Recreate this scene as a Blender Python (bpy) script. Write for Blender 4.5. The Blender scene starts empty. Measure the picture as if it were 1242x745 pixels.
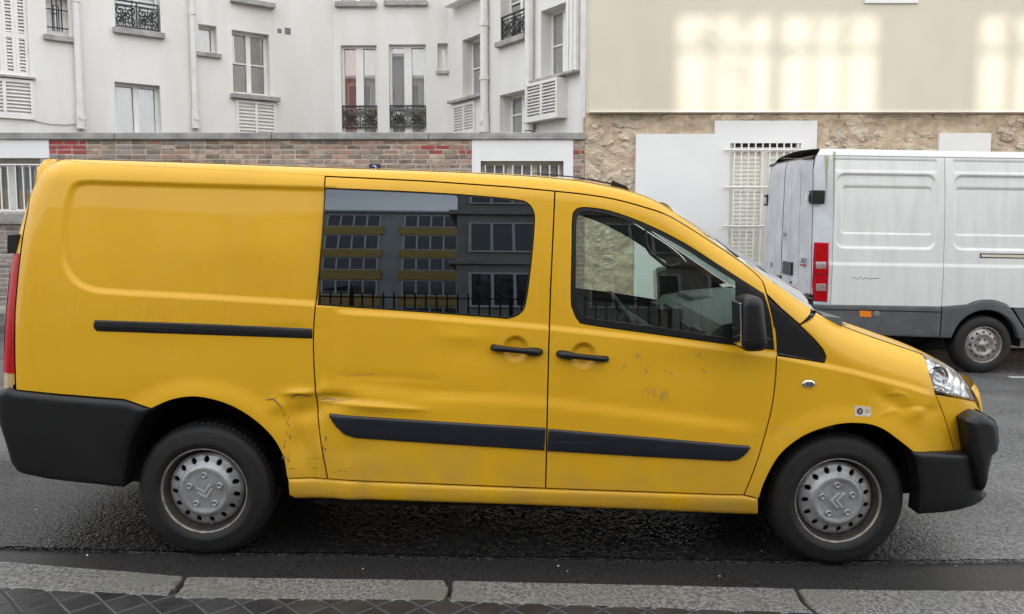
import bpy, bmesh, math, random
import numpy as np
from mathutils import Vector, Matrix
from mathutils.geometry import delaunay_2d_cdt

scn = bpy.context.scene
COL = scn.collection
rnd = random.Random(7)
R = math.radians

# ------------------------------------------------------------------ camera
CAM_H, PITCH, FPX, CX, CY = 1.69, R(5.0), 1000.0, 621.0, 351.5      # in pixels of the 1242 x 745 photograph
cd = bpy.data.cameras.new('camera'); cam = bpy.data.objects.new('camera', cd); COL.objects.link(cam)
cam.location = (0, 0, CAM_H); cam.rotation_euler = (R(90) - PITCH, 0, 0)
cd.sensor_width = 36; cd.lens = 36 * FPX / 1242; cd.shift_y = -(372.5 - CY) / 1242
cd.clip_start = 0.05; cd.clip_end = 500
scn.camera = cam

# ------------------------------------------------------------------ sky, sun, exposure
SUN_EL = R(9.0); SUN_AZ = (0.30, -1.0)
_l = math.hypot(*SUN_AZ)
TO_SUN = Vector((SUN_AZ[0] / _l * math.cos(SUN_EL), SUN_AZ[1] / _l * math.cos(SUN_EL), math.sin(SUN_EL)))
wd = bpy.data.worlds.new('World'); scn.world = wd; wd.use_nodes = True
nt = wd.node_tree; nt.nodes.clear()
wo = nt.nodes.new('ShaderNodeOutputWorld'); bg = nt.nodes.new('ShaderNodeBackground')
sky = nt.nodes.new('ShaderNodeTexSky'); sky.sky_type = 'NISHITA'; sky.sun_disc = False
sky.sun_elevation = SUN_EL; sky.sun_rotation = math.atan2(TO_SUN.x, TO_SUN.y); sky.dust_density = 2.5; sky.ozone_density = 1.0
tc = nt.nodes.new('ShaderNodeTexCoord'); mp = nt.nodes.new('ShaderNodeMapping'); mp.inputs['Scale'].default_value = (1, 1, 2.2)
ns = nt.nodes.new('ShaderNodeTexNoise'); ns.inputs['Scale'].default_value = 2.3; ns.inputs['Detail'].default_value = 6
cr = nt.nodes.new('ShaderNodeValToRGB'); cr.color_ramp.elements[0].position = 0.30; cr.color_ramp.elements[1].position = 0.62
cr.color_ramp.elements[0].color = (0.55, 0.55, 0.55, 1)
mx = nt.nodes.new('ShaderNodeMix'); mx.data_type = 'RGBA'
mx.inputs['B'].default_value = (8.7, 8.95, 9.35, 1)          # the cloud layer
nt.links.new(tc.outputs['Generated'], mp.inputs['Vector']); nt.links.new(mp.outputs['Vector'], ns.inputs['Vector'])
nt.links.new(ns.outputs['Fac'], cr.inputs['Fac']); nt.links.new(cr.outputs['Color'], mx.inputs['Factor'])
nt.links.new(sky.outputs['Color'], mx.inputs['A']); nt.links.new(mx.outputs['Result'], bg.inputs['Color'])
bg.inputs['Strength'].default_value = 0.10
nt.links.new(bg.outputs['Background'], wo.inputs['Surface'])
sl = bpy.data.lights.new('sun', 'SUN'); sun = bpy.data.objects.new('sun', sl); COL.objects.link(sun)
sl.energy = 1.05; sl.angle = R(0.35); sl.color = (1.0, 0.98, 0.95)
sun.rotation_euler = (-TO_SUN).to_track_quat('-Z', 'Y').to_euler(); sun.location = (0, -20, 30)
scn.view_settings.view_transform = 'Standard'; scn.view_settings.look = 'None'
scn.view_settings.exposure = 1.48; scn.view_settings.gamma = 1.0; scn.view_settings.use_curve_mapping = False
scn.render.engine = 'CYCLES'
scn.cycles.use_denoising = True; scn.cycles.max_bounces = 8; scn.cycles.transparent_max_bounces = 16
scn.cycles.caustics_reflective = False; scn.cycles.caustics_refractive = False

# ------------------------------------------------------------------ materials
MATS = {}
def mat(name, col, rough=0.6, metal=0.0, col2=None, scale=4.0, lo=0.35, hi=0.65, detail=5, bump=0.0, bscale=60.0, bdist=0.01,
        coat=0.0, coat_rough=0.05, spec=0.5, world=False, rand=0.0, rough2=None, voronoi=False, stretch=None, col3=None, scale3=0.6, stretch3=None):
    m = bpy.data.materials.new(name); m.use_nodes = True; t = m.node_tree; N = t.nodes; L = t.links
    p = N['Principled BSDF']
    p.inputs['Base Color'].default_value = (*col, 1); p.inputs['Roughness'].default_value = rough
    p.inputs['Metallic'].default_value = metal; p.inputs['Specular IOR Level'].default_value = spec
    p.inputs['Coat Weight'].default_value = coat; p.inputs['Coat Roughness'].default_value = coat_rough
    if world:
        g = N.new('ShaderNodeNewGeometry'); vec = g.outputs['Position']
    else:
        g = N.new('ShaderNodeTexCoord'); vec = g.outputs['Object']
    if stretch:
        mpn = N.new('ShaderNodeMapping'); mpn.inputs['Scale'].default_value = stretch; L.new(vec, mpn.inputs['Vector']); vec = mpn.outputs['Vector']
    colout = None
    if col2 is not None:
        n = N.new('ShaderNodeTexNoise'); n.inputs['Scale'].default_value = scale; n.inputs['Detail'].default_value = detail
        n.inputs['Roughness'].default_value = 0.62; L.new(vec, n.inputs['Vector'])
        r = N.new('ShaderNodeMapRange'); r.inputs['From Min'].default_value = lo; r.inputs['From Max'].default_value = hi; L.new(n.outputs['Fac'], r.inputs['Value'])
        x = N.new('ShaderNodeMix'); x.data_type = 'RGBA'; x.inputs['A'].default_value = (*col, 1); x.inputs['B'].default_value = (*col2, 1)
        L.new(r.outputs['Result'], x.inputs['Factor']); colout = x.outputs['Result']
        if rough2 is not None:
            q = N.new('ShaderNodeMapRange'); q.inputs['To Min'].default_value = rough; q.inputs['To Max'].default_value = rough2
            L.new(r.outputs['Result'], q.inputs['Value']); L.new(q.outputs['Result'], p.inputs['Roughness'])
        if col3 is not None:
            n3 = N.new('ShaderNodeTexNoise'); n3.inputs['Scale'].default_value = scale3; n3.inputs['Detail'].default_value = 4
            v3 = vec
            if stretch3: mp3 = N.new('ShaderNodeMapping'); mp3.inputs['Scale'].default_value = stretch3; L.new(vec, mp3.inputs['Vector']); v3 = mp3.outputs['Vector']
            L.new(v3, n3.inputs['Vector'])
            r3 = N.new('ShaderNodeMapRange'); r3.inputs['From Min'].default_value = 0.45; r3.inputs['From Max'].default_value = 0.7; L.new(n3.outputs['Fac'], r3.inputs['Value'])
            x3 = N.new('ShaderNodeMix'); x3.data_type = 'RGBA'; L.new(colout, x3.inputs['A']); x3.inputs['B'].default_value = (*col3, 1)
            L.new(r3.outputs['Result'], x3.inputs['Factor']); colout = x3.outputs['Result']
    if rand:
        oi = N.new('ShaderNodeObjectInfo'); h = N.new('ShaderNodeHueSaturation')
        if colout: L.new(colout, h.inputs['Color'])
        else: h.inputs['Color'].default_value = (*col, 1)
        q = N.new('ShaderNodeMapRange'); q.inputs['To Min'].default_value = 1 - rand; q.inputs['To Max'].default_value = 1 + rand
        L.new(oi.outputs['Random'], q.inputs['Value']); L.new(q.outputs['Result'], h.inputs['Value']); colout = h.outputs['Color']
    if colout: L.new(colout, p.inputs['Base Color'])
    if bump:
        if voronoi:
            b = N.new('ShaderNodeTexVoronoi'); b.inputs['Scale'].default_value = bscale; o = b.outputs['Distance']
        else:
            b = N.new('ShaderNodeTexNoise'); b.inputs['Scale'].default_value = bscale; b.inputs['Detail'].default_value = 4; o = b.outputs['Fac']
        L.new(vec, b.inputs['Vector'])
        bn = N.new('ShaderNodeBump'); bn.inputs['Strength'].default_value = bump; bn.inputs['Distance'].default_value = bdist
        L.new(o, bn.inputs['Height']); L.new(bn.outputs['Normal'], p.inputs['Normal'])
    MATS[name] = m
    return m

def glass(name, tint, refl_boost=1.0, rtint=(1, 1, 1), base=None, ior=1.5, basemix=0.0):
    """Thin sheet of glass: Fresnel reflection over a tinted clear sheet (optionally part opaque)."""
    m = bpy.data.materials.new(name); m.use_nodes = True; t = m.node_tree; N = t.nodes; L = t.links; N.clear()
    out = N.new('ShaderNodeOutputMaterial'); mix = N.new('ShaderNodeMixShader'); gl = N.new('ShaderNodeBsdfGlossy'); gl.inputs['Roughness'].default_value = 0.004; gl.inputs['Color'].default_value = (*rtint, 1)
    tr = N.new('ShaderNodeBsdfTransparent'); tr.inputs['Color'].default_value = (*tint, 1)
    fr = N.new('ShaderNodeFresnel'); fr.inputs['IOR'].default_value = ior
    src = tr.outputs[0]
    if base:
        d = N.new('ShaderNodeBsdfDiffuse'); d.inputs['Color'].default_value = (*base, 1)
        mm = N.new('ShaderNodeMixShader'); mm.inputs[0].default_value = basemix; L.new(src, mm.inputs[1]); L.new(d.outputs[0], mm.inputs[2]); src = mm.outputs[0]
    mu = N.new('ShaderNodeMath'); mu.operation = 'MULTIPLY'; mu.use_clamp = True; mu.inputs[1].default_value = refl_boost
    L.new(fr.outputs[0], mu.inputs[0]); L.new(mu.outputs[0], mix.inputs[0]); L.new(src, mix.inputs[1]); L.new(gl.outputs[0], mix.inputs[2]); L.new(mix.outputs[0], out.inputs['Surface'])
    MATS[name] = m; return m

# ------------------------------------------------------------------ object helpers
WM = {}                                    # world matrices of roots
def tag(o, label, cat=None, group=None, kind=None):
    if label: o['label'] = label
    if cat: o['category'] = cat
    if group: o['group'] = group
    if kind: o['kind'] = kind
    return o
def empty(name, loc=(0, 0, 0), rot=(0, 0, 0), parent=None):
    o = bpy.data.objects.new(name, None); COL.objects.link(o); o.location = loc; o.rotation_euler = rot; o.empty_display_size = 0.2
    if parent: o.parent = parent
    m = Matrix.Translation(Vector(loc))
    if any(rot):
        from mathutils import Euler
        m = m @ Euler(rot).to_matrix().to_4x4()
    WM[o.name] = (WM[parent.name] @ m) if parent and parent.name in WM else m
    return o
def link(name, me, m, parent=None, M=None, world=False):
    """Object from a mesh. M is local to the parent; with world=True M is a world matrix."""
    o = bpy.data.objects.new(name, me); COL.objects.link(o)
    if m is not None and not me.materials:
        for k in (m if isinstance(m, (list, tuple)) else [m]): me.materials.append(MATS[k] if isinstance(k, str) else k)
    if M is None: M = Matrix.Identity(4); 
    if parent:
        o.parent = parent
        if world: M = WM[parent.name].inverted() @ M
    o.matrix_basis = M
    if world or not parent: WM[o.name] = (WM[parent.name] @ M) if parent else M
    elif parent.name in WM: WM[o.name] = WM[parent.name] @ M
    return o

class MB:
    """Mesh builder: collects simple shapes into one mesh."""
    def __init__(s): s.v = []; s.f = []; s.smooth = []
    def add(s, vs, fs, smooth=False):
        b = len(s.v); s.v += [tuple(p) for p in vs]; s.f += [tuple(i + b for i in f) for f in fs]; s.smooth += [smooth] * len(fs); return s
    def box(s, x0, x1, y0, y1, z0, z1, bev=0.0):
        if bev <= 0:
            vs = [(x, y, z) for x in (x0, x1) for y in (y0, y1) for z in (z0, z1)]
            return s.add(vs, [(0, 1, 3, 2), (4, 6, 7, 5), (0, 4, 5, 1), (2, 3, 7, 6), (0, 2, 6, 4), (1, 5, 7, 3)])
        bm = bmesh.new(); bmesh.ops.create_cube(bm, size=1)
        for v in bm.verts: v.co = Vector(((x0 + x1) / 2 + v.co.x * (x1 - x0), (y0 + y1) / 2 + v.co.y * (y1 - y0), (z0 + z1) / 2 + v.co.z * (z1 - z0)))
        bmesh.ops.bevel(bm, geom=bm.edges[:], offset=bev, segments=2, affect='EDGES', profile=0.6)
        bm.verts.ensure_lookup_table(); bm.verts.index_update()
        s.add([v.co[:] for v in bm.verts], [[v.index for v in f.verts] for f in bm.faces]); bm.free(); return s
    def tube(s, pts, r, n=8, closed=False, caps=True):
        pts = [Vector(p) for p in pts]; k = len(pts); rs = r if isinstance(r, (list, tuple)) else [r] * k
        ring = []; up = None
        for i, p in enumerate(pts):
            a = pts[(i - 1) % k] if (closed or i > 0) else p; b = pts[(i + 1) % k] if (closed or i < k - 1) else p
            d = (b - a).normalized() if (b - a).length > 1e-9 else Vector((0, 0, 1))
            if up is None: up = Vector((0, 0, 1)) if abs(d.z) < 0.9 else Vector((0, 1, 0))
            x = d.cross(up).normalized(); y = x.cross(d).normalized(); up = y
            ring.append([p + (x * math.cos(2 * math.pi * j / n) + y * math.sin(2 * math.pi * j / n)) * rs[i] for j in range(n)])
        vs = [q for rg in ring for q in rg]; fs = []
        for i in range(k if closed else k - 1):
            for j in range(n):
                a = i * n + j; b = i * n + (j + 1) % n; i2 = (i + 1) % k
                fs.append((a, b, i2 * n + (j + 1) % n, i2 * n + j))
        s.add(vs, fs, True)
        if caps and not closed:
            s.add([*ring[0]], [tuple(range(n))[::-1]]); s.add([*ring[-1]], [tuple(range(n))])
        return s
    def lathe(s, prof, n=48, axis='y', c=(0, 0, 0), smooth=True):
        vs = []; k = len(prof)
        for j in range(n):
            a = 2 * math.pi * j / n
            for r, h in prof:
                q = (r * math.cos(a), h, r * math.sin(a)) if axis == 'y' else ((r * math.cos(a), r * math.sin(a), h) if axis == 'z' else (h, r * math.cos(a), r * math.sin(a)))
                vs.append((q[0] + c[0], q[1] + c[1], q[2] + c[2]))
        fs = [(j * k + i, ((j + 1) % n) * k + i, ((j + 1) % n) * k + i + 1, j * k + i + 1) for j in range(n) for i in range(k - 1)]
        return s.add(vs, fs, smooth)
    def prism(s, poly, y0, y1):
        """poly in the x-z plane, extruded along y."""
        n = len(poly); vs = [(x, y0, z) for x, z in poly] + [(x, y1, z) for x, z in poly]
        return s.add(vs, [tuple(range(n)), tuple(range(2 * n - 1, n - 1, -1))] + [(i, (i + 1) % n, n + (i + 1) % n, n + i) for i in range(n)])
    def grid(s, rows, smooth=True, flip=False):
        k = len(rows[0]); vs = [p for r in rows for p in r]
        fs = [(i * k + j, i * k + j + 1, (i + 1) * k + j + 1, (i + 1) * k + j) for i in range(len(rows) - 1) for j in range(k - 1)]
        if flip: fs = [f[::-1] for f in fs]
        return s.add(vs, fs, smooth)
    def xf(s, M):
        s.v = [tuple(M @ Vector(p)) for p in s.v]; return s
    def mesh(s, name, fix=False):
        me = bpy.data.meshes.new(name); me.from_pydata(s.v, [], s.f)
        me.polygons.foreach_set('use_smooth', s.smooth)
        if fix:
            bm = bmesh.new(); bm.from_mesh(me); bmesh.ops.recalc_face_normals(bm, faces=bm.faces); bm.to_mesh(me); bm.free()
        me.update(); return me
    def build(s, name, m, parent=None, M=None, world=False, fix=True):
        return link(name, s.mesh(name, fix), m, parent, M, world)

def sm(pts, n=6):
    """Catmull-Rom through an open list of points."""
    p = [np.array(q, float) for q in pts]; out = []
    p = [2 * p[0] - p[1]] + p + [2 * p[-1] - p[-2]]
    for i in range(1, len(p) - 2):
        for k in range(n):
            t = k / n; a, b, c, d = p[i - 1], p[i], p[i + 1], p[i + 2]
            out.append(tuple(0.5 * ((2 * b) + (c - a) * t + (2 * a - 5 * b + 4 * c - d) * t * t + (3 * b - a - 3 * c + d) * t ** 3)))
    out.append(tuple(p[-2])); return out

def pip(P, poly):
    x, y = P[:, 0], P[:, 1]; q = np.asarray(poly); x0, y0 = q[:, 0], q[:, 1]; x1, y1 = np.roll(x0, -1), np.roll(y0, -1)
    ins = np.zeros(len(P), bool)
    for a, b, c, d in zip(x0, y0, x1, y1):
        if b == d: continue
        ins ^= ((b > y) != (d > y)) & (x < (c - a) * (y - b) / (d - b) + a)
    return ins
def segdist(P, poly, closed=True):
    q = np.asarray(poly, float); a = q if closed else q[:-1]; b = np.roll(q, -1, 0) if closed else q[1:]
    best = np.full(len(P), 1e9)
    for s, e in zip(a, b):
        d = e - s; L = d @ d
        t = np.clip(((P - s) @ d) / L, 0, 1) if L > 1e-12 else np.zeros(len(P))
        best = np.minimum(best, np.hypot(P[:, 0] - s[0] - t * d[0], P[:, 1] - s[1] - t * d[1]))
    return best
def area(poly):
    q = np.asarray(poly); return 0.5 * np.sum(q[:, 0] * np.roll(q[:, 1], -1) - np.roll(q[:, 0], -1) * q[:, 1])
def densify(poly, res):
    q = [np.array(p, float) for p in poly]; out = []
    for i, a in enumerate(q):
        b = q[(i + 1) % len(q)]; d = np.hypot(*(b - a))
        if d < 1e-5: continue
        n = max(1, int(math.ceil(d / res)))
        out += [a + (b - a) * k / n for k in range(n)]
    return np.array(out)
def inset(poly, d):
    """Shift a closed polygon inwards by d (miter, limited)."""
    q = np.asarray(poly, float); s = 1 if area(q) > 0 else -1
    e = np.roll(q, -1, 0) - q; e /= np.maximum(np.hypot(e[:, 0], e[:, 1]), 1e-9)[:, None]
    n = np.stack([-e[:, 1], e[:, 0]], 1) * s; m = n + np.roll(n, 1, 0); l = np.maximum((m * m).sum(1), 0.6)
    return q + m * (2 * d / l)[:, None]
def fill(outer, holes=(), res=0.05, rings=(), lines=()):
    """Triangulate a polygon with holes with interior points. Returns verts (n x 2), triangles, boundary loops."""
    loops = [densify(outer, res)] + [densify(h, res) for h in holes]
    pts = []; edges = []; lidx = []
    for lp in loops:
        b = len(pts); k = len(lp); pts += [tuple(p) for p in lp]; edges += [(b + i, b + (i + 1) % k) for i in range(k)]; lidx.append(list(range(b, b + k)))
    mn = loops[0].min(0); mxx = loops[0].max(0)
    cand = []
    for r in rings:
        for lp in loops:
            cand.append(inset(lp, r if lp is loops[0] else -r))
    gx = np.arange(mn[0] + res * 0.5, mxx[0], res); gy = np.arange(mn[1] + res * 0.5, mxx[1], res)
    if len(gx) and len(gy):
        G = np.stack(np.meshgrid(gx, gy), -1); G[1::2, :, 0] += res * 0.5; cand.append(G.reshape(-1, 2))
    for ln, hw in lines:                       # denser points along creases
        q = np.asarray(ln); pad = hw * 2
        if (q.max(0) + pad < mn).any() or (q.min(0) - pad > mxx).any(): continue
        d = np.gradient(q, axis=0); d /= np.maximum(np.hypot(d[:, 0], d[:, 1]), 1e-9)[:, None]; nn = np.stack([-d[:, 1], d[:, 0]], 1)
        if cand: G = cand[-1]; cand[-1] = G[segdist(G, q, False) > hw * 1.35]
        C = np.concatenate([q + nn * hw * k for k in (-1.05, -0.7, -0.35, 0, 0.35, 0.7, 1.05)])
        ok = pip(C, loops[0]) & (segdist(C, loops[0]) > 0.004)
        for h in loops[1:]: ok &= ~pip(C, h) & (segdist(C, h) > 0.004)
        pts += [tuple(p) for p in C[ok]]
    for ci, C in enumerate(cand):
        ok = pip(C, loops[0]); dist = segdist(C, loops[0])
        for h in loops[1:]:
            ok &= ~pip(C, h); dist = np.minimum(dist, segdist(C, h))
        if ci < len(cand) - 1: ok &= dist > rings[ci // len(loops)] * 0.8
        else: ok &= dist > max(res * 0.55, (max(rings) + res * 0.3) if rings else 0)
        pts += [tuple(p) for p in C[ok]]
    V, E, F, ov, _, _ = delaunay_2d_cdt([Vector(p) for p in pts], edges, [], 0, 1e-6)
    mapping = {}
    for i, l in enumerate(ov):
        for k in l: mapping[k] = i
    V = np.array([v[:] for v in V]); cen = np.array([[V[f[0]], V[f[1]], V[f[2]]] for f in F]).mean(1)
    ok = pip(cen, loops[0])
    for h in loops[1:]: ok &= ~pip(cen, h)
    F = [tuple(f) if area(V[list(f)]) > 0 else tuple(f)[::-1] for f, k in zip(F, ok) if k]
    L = []
    for li, lp in zip(lidx, loops):
        s = [mapping[i] for i in li]; s = [a for i, a in enumerate(s) if a != s[i - 1]]
        if (area(lp) > 0) != (lp is loops[0]): s = s[::-1]
        L.append(s)               # outer counter-clockwise, holes clockwise
    return V, F, L

# ------------------------------------------------------------------ rays of the photograph's camera
CAM = Vector((0, 0, CAM_H))
def ray(px, py):
    a = (px - CX) / FPX; b = (CY - py) / FPX
    return Vector((a, math.cos(PITCH) + b * math.sin(PITCH), -math.sin(PITCH) + b * math.cos(PITCH)))
def at_y(px, py, y):
    d = ray(px, py); return CAM + d * (y / d.y)
SLOPE = 0.0157
def ground(x): return -SLOPE * x
def at_ground(px, py, h=0.0):
    """Point on the sloping street (raised by h)."""
    d = ray(px, py); t = -(CAM.z - h) / (d.z + SLOPE * d.x); return CAM + d * t
def smooth(a, b, x):
    t = np.clip((x - a) / (b - a), 0, 1); return t * t * (3 - 2 * t)
# ------------------------------------------------------------------ pressed-metal side panels
def spline_table(xs, ys, n=1500):
    """Monotone-ish cubic through points, as a dense table."""
    xs = np.array(xs, float); ys = np.array(ys, float); h = np.diff(xs); d = np.diff(ys) / h; m = np.zeros(len(xs)); m[0] = d[0]; m[-1] = d[-1]
    for i in range(1, len(xs) - 1):
        m[i] = 0 if d[i - 1] * d[i] <= 0 else 2 * d[i - 1] * d[i] / (d[i - 1] + d[i])
    X = np.linspace(xs[0], xs[-1], n); k = np.clip(np.searchsorted(xs, X) - 1, 0, len(h) - 1); t = (X - xs[k]) / h[k]
    Y = (2 * t ** 3 - 3 * t ** 2 + 1) * ys[k] + (t ** 3 - 2 * t ** 2 + t) * h[k] * m[k] + (-2 * t ** 3 + 3 * t ** 2) * ys[k + 1] + (t ** 3 - t ** 2) * h[k] * m[k + 1]
    return X, Y

class Side:
    """Side of a vehicle as lateral offset v = S(u, w); u forward, w up, near side at local y = -v."""
    def __init__(s, root, S): s.root = root; s.S = S; s.M = WM[root.name]; s.Mi = s.M.inverted(); s.relief = []; s.lines = []
    def lray(s, px, py):
        return s.Mi @ CAM, s.Mi.to_3x3() @ ray(px, py)
    def at_v(s, px, py, v):
        o, d = s.lray(px, py); t = (-v - o.y) / d.y; p = o + d * t; return (p.x, p.z)
    def trace(s, px, py, off=0.0):
        o, d = s.lray(px, py); t0 = (-1.15 - o.y) / d.y; t1 = (-0.05 - o.y) / d.y
        T = np.linspace(t0, t1, 700); u = o.x + d.x * T; w = o.z + d.z * T; y = o.y + d.y * T
        g = y + s.S(u, w) + off; k = np.argmax(g >= 0)
        if g[k] < 0: k = int(np.argmax(g))
        if k > 0 and g[k] >= 0 and g[k - 1] < 0:
            f = -g[k - 1] / (g[k] - g[k - 1]); return (u[k - 1] + f * (u[k] - u[k - 1]), w[k - 1] + f * (w[k] - w[k - 1]))
        return (u[k], w[k])
    def P(s, pts, off=0.0): return [s.trace(p[0], p[1], off) for p in pts]
    def full(s, u, w):
        v = s.S(u, w)
        for f in s.relief: v = v + f(u, w)
        return v
    def frame(s, u, w, off=0.0, relief=True):
        F = s.full if relief else s.S; e = 0.002
        u = np.asarray(u, float); w = np.asarray(w, float); v = F(u, w)
        du = (F(u + e, w) - F(u - e, w)) / (2 * e); dw = (F(u, w + e) - F(u, w - e)) / (2 * e)
        n = np.stack([-du, np.ones_like(v), -dw], -1); n /= np.linalg.norm(n, axis=1)[:, None]
        return v, n
    def panel(s, name, outer, m, holes=(), parent=None, off=0.0, flange=0.02, res=0.025, mirror=True, relief=True, gap=0.0035, rnd_=0.0, both=True, flip=1, extra=None):
        """Sheet with turned-in edges following the side surface; outer and holes are lists of (u, w)."""
        outer = densify(outer, res); outer = inset(outer, gap) if gap else outer
        holes = [inset(densify(h, res), -gap) if gap else densify(h, res) for h in holes]
        rings = [rnd_ * 0.15, rnd_ * 0.45, rnd_] if rnd_ else []
        V, F, L = fill(outer, holes, res, rings, s.lines if relief else ())
        v, n = s.frame(V[:, 0], V[:, 1], 0, relief); v = v + off
        if extra is not None: v = v + extra(V[:, 0], V[:, 1])
        if rnd_:
            d = segdist(V, outer)
            for h in holes: d = np.minimum(d, segdist(V, h))
            q = np.clip(1 - d / rnd_, 0, 1); v = v - rnd_ * 0.9 * (1 - np.sqrt(np.maximum(0, 1 - q * q)))
        verts = [np.array([V[i, 0], -v[i], V[i, 1]]) for i in range(len(V))]; nor = [np.array([n[i, 0], -n[i, 1], n[i, 2]]) for i in range(len(V))]
        faces = [f for f in F]; nf = len(faces)
        for lp in L:
            k = len(lp); b = len(verts)
            for i, a in enumerate(lp):
                e = V[lp[(i + 1) % k]] - V[lp[i - 1]]; o = np.array([e[1], 0, -e[0]]); o /= max(np.linalg.norm(o), 1e-9)
                p = verts[a]
                verts += [p.copy(), p + np.array([0, flange, 0])]; nor += [o, o]
            for i in range(k):
                a, c = b + 2 * i, b + 2 * ((i + 1) % k); faces.append((a, a + 1, c + 1, c))
        def mk(sign):
            me = bpy.data.meshes.new(name); fs = faces if sign > 0 else [f[::-1] for f in faces]
            me.from_pydata([(p[0], p[1] * sign, p[2]) for p in verts], [], fs)
            me.polygons.foreach_set('use_smooth', [True] * len(fs)); me.update()
            if not rnd_ and extra is None: me.normals_split_custom_set_from_vertices([(q[0], q[1] * sign, q[2]) for q in nor])
            return me
        par = parent or s.root
        o = link(name, mk(1), m, par)
        if mirror:
            far = s.far if hasattr(s, 'far') else None
            fp = par if par is s.root else s.twin.get(par.name, par)
            o2 = link(name, mk(-1), m, fp); s.twin[o.name] = o2
        return o
    twin = {}
    def line(s, pts, hw, step=0.016, closed=False):
        q = densify(pts, step) if closed else densify(list(pts), step)
        if not closed:
            q = np.array([p for a, b in zip(pts[:-1], pts[1:]) for p in np.linspace(a, b, max(2, int(math.ceil(math.dist(a, b) / step)) + 1))[:-1]])
        s.lines.append((q, hw))

def crease(line_uw, depth, width, fade0=0.15, fade1=0.15):
    q = sorted(line_uw); xs = np.array([p[0] for p in q]); ys = np.array([p[1] for p in q])
    def f(u, w):
        d = np.interp(u, xs, ys) - w
        return depth * smooth(-width, width, d) * smooth(xs[0] - 0.001, xs[0] + fade0, u) * (1 - smooth(xs[-1] - fade1, xs[-1] + 0.001, u))
    return f
def dent(c, ru, rw, amp, rot=0.0):
    ca, sa = math.cos(rot), math.sin(rot)
    def f(u, w):
        a = u - c[0]; b = w - c[1]; x = (a * ca + b * sa) / ru; y = (-a * sa + b * ca) / rw
        return amp * np.exp(-(x * x + y * y))
    return f
def fold(line, amp, width):
    q = np.array(line)
    lo = q.min(0) - 4 * width; hi = q.max(0) + 4 * width
    def f(u, w):
        Q = np.stack([np.ravel(u), np.ravel(w)], 1); out = np.zeros(len(Q)); m = np.all((Q > lo) & (Q < hi), 1)
        if m.any():
            p = Q[m]; d = segdist(p, q, False); e = np.minimum(np.hypot(*(p - q[0]).T), np.hypot(*(p - q[-1]).T)); out[m] = amp * np.exp(-(d / width) ** 2) * smooth(0, 0.09, e + 0.02)
        return out.reshape(np.shape(u))
    return f
# ------------------------------------------------------------------ palette
mat('yellow_paint', (0.655, 0.358, 0.010), 0.5, col2=(0.635, 0.346, 0.012), scale=1.2, coat=0.42, coat_rough=0.02, spec=0.2, bump=0.02, bscale=5, bdist=0.004, col3=(0.615, 0.328, 0.009), scale3=1.6, stretch3=(1.5, 1.5, 0.7))
def road_film():
    # road dirt settled on the lower body
    t = MATS['yellow_paint'].node_tree; N = t.nodes; L = t.links; p = N['Principled BSDF']; src = p.inputs['Base Color'].links[0].from_socket
    c = N.new('ShaderNodeTexCoord'); sp = N.new('ShaderNodeSeparateXYZ'); L.new(c.outputs['Object'], sp.inputs[0])
    r = N.new('ShaderNodeMapRange'); r.interpolation_type = 'SMOOTHSTEP'; r.inputs['From Min'].default_value = 0.78; r.inputs['From Max'].default_value = 0.25; L.new(sp.outputs['Z'], r.inputs['Value'])
    n = N.new('ShaderNodeTexNoise'); n.inputs['Scale'].default_value = 5; n.inputs['Detail'].default_value = 7; L.new(c.outputs['Object'], n.inputs['Vector'])
    q = N.new('ShaderNodeMapRange'); q.inputs['From Min'].default_value = 0.38; q.inputs['From Max'].default_value = 0.75; q.inputs['To Max'].default_value = 0.55; L.new(n.outputs['Fac'], q.inputs['Value'])
    m = N.new('ShaderNodeMath'); m.operation = 'MULTIPLY'; L.new(r.outputs['Result'], m.inputs[0]); L.new(q.outputs['Result'], m.inputs[1])
    x = N.new('ShaderNodeMix'); x.data_type = 'RGBA'; L.new(src, x.inputs['A']); x.inputs['B'].default_value = (0.36, 0.24, 0.09, 1); L.new(m.outputs[0], x.inputs['Factor']); L.new(x.outputs['Result'], p.inputs['Base Color'])
road_film()
mat('black_plastic', (0.005, 0.005, 0.0055), 0.42, col2=(0.009, 0.009, 0.0095), scale=3, spec=0.38, bump=0.15, bscale=420, bdist=0.002)
mat('black_trim', (0.007, 0.007, 0.008), 0.34, col2=(0.011, 0.011, 0.012), scale=30, lo=0.45, hi=0.8, spec=0.4)
mat('scuffed_strip', (0.009, 0.010, 0.015), 0.34, col2=(0.04, 0.043, 0.05), scale=5, lo=0.55, hi=0.85, stretch=(1, 1, 16), bump=0.05, bscale=200)
mat('rubber_seal', (0.008, 0.008, 0.008), 0.6)
mat('dark_void', (0.006, 0.006, 0.006), 0.9)
mat('tyre_rubber', (0.008, 0.008, 0.0085), 0.6, spec=0.35, col2=(0.013, 0.0125, 0.012), scale=9, bump=0.25, bscale=90, bdist=0.004)
mat('steel_rim', (0.018, 0.016, 0.014), 0.6, metal=0.1, col2=(0.05, 0.04, 0.03), scale=14)
mat('rim_lip', (0.20, 0.17, 0.14), 0.5, metal=0.5, col2=(0.36, 0.32, 0.28), scale=20, lo=0.4, hi=0.7)
mat('silver_cover', (0.34, 0.34, 0.345), 0.40, metal=0.4, col2=(0.20, 0.195, 0.19), scale=9, lo=0.42, hi=0.72, bump=0.05, bscale=90)
mat('silver_bright', (0.55, 0.55, 0.55), 0.3, metal=0.5)
mat('grey_cabin', (0.05, 0.055, 0.055), 0.7, bump=0.2, bscale=260, bdist=0.002)
mat('grey_cabin_light', (0.09, 0.105, 0.10), 0.65, bump=0.2, bscale=260, bdist=0.002)
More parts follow.
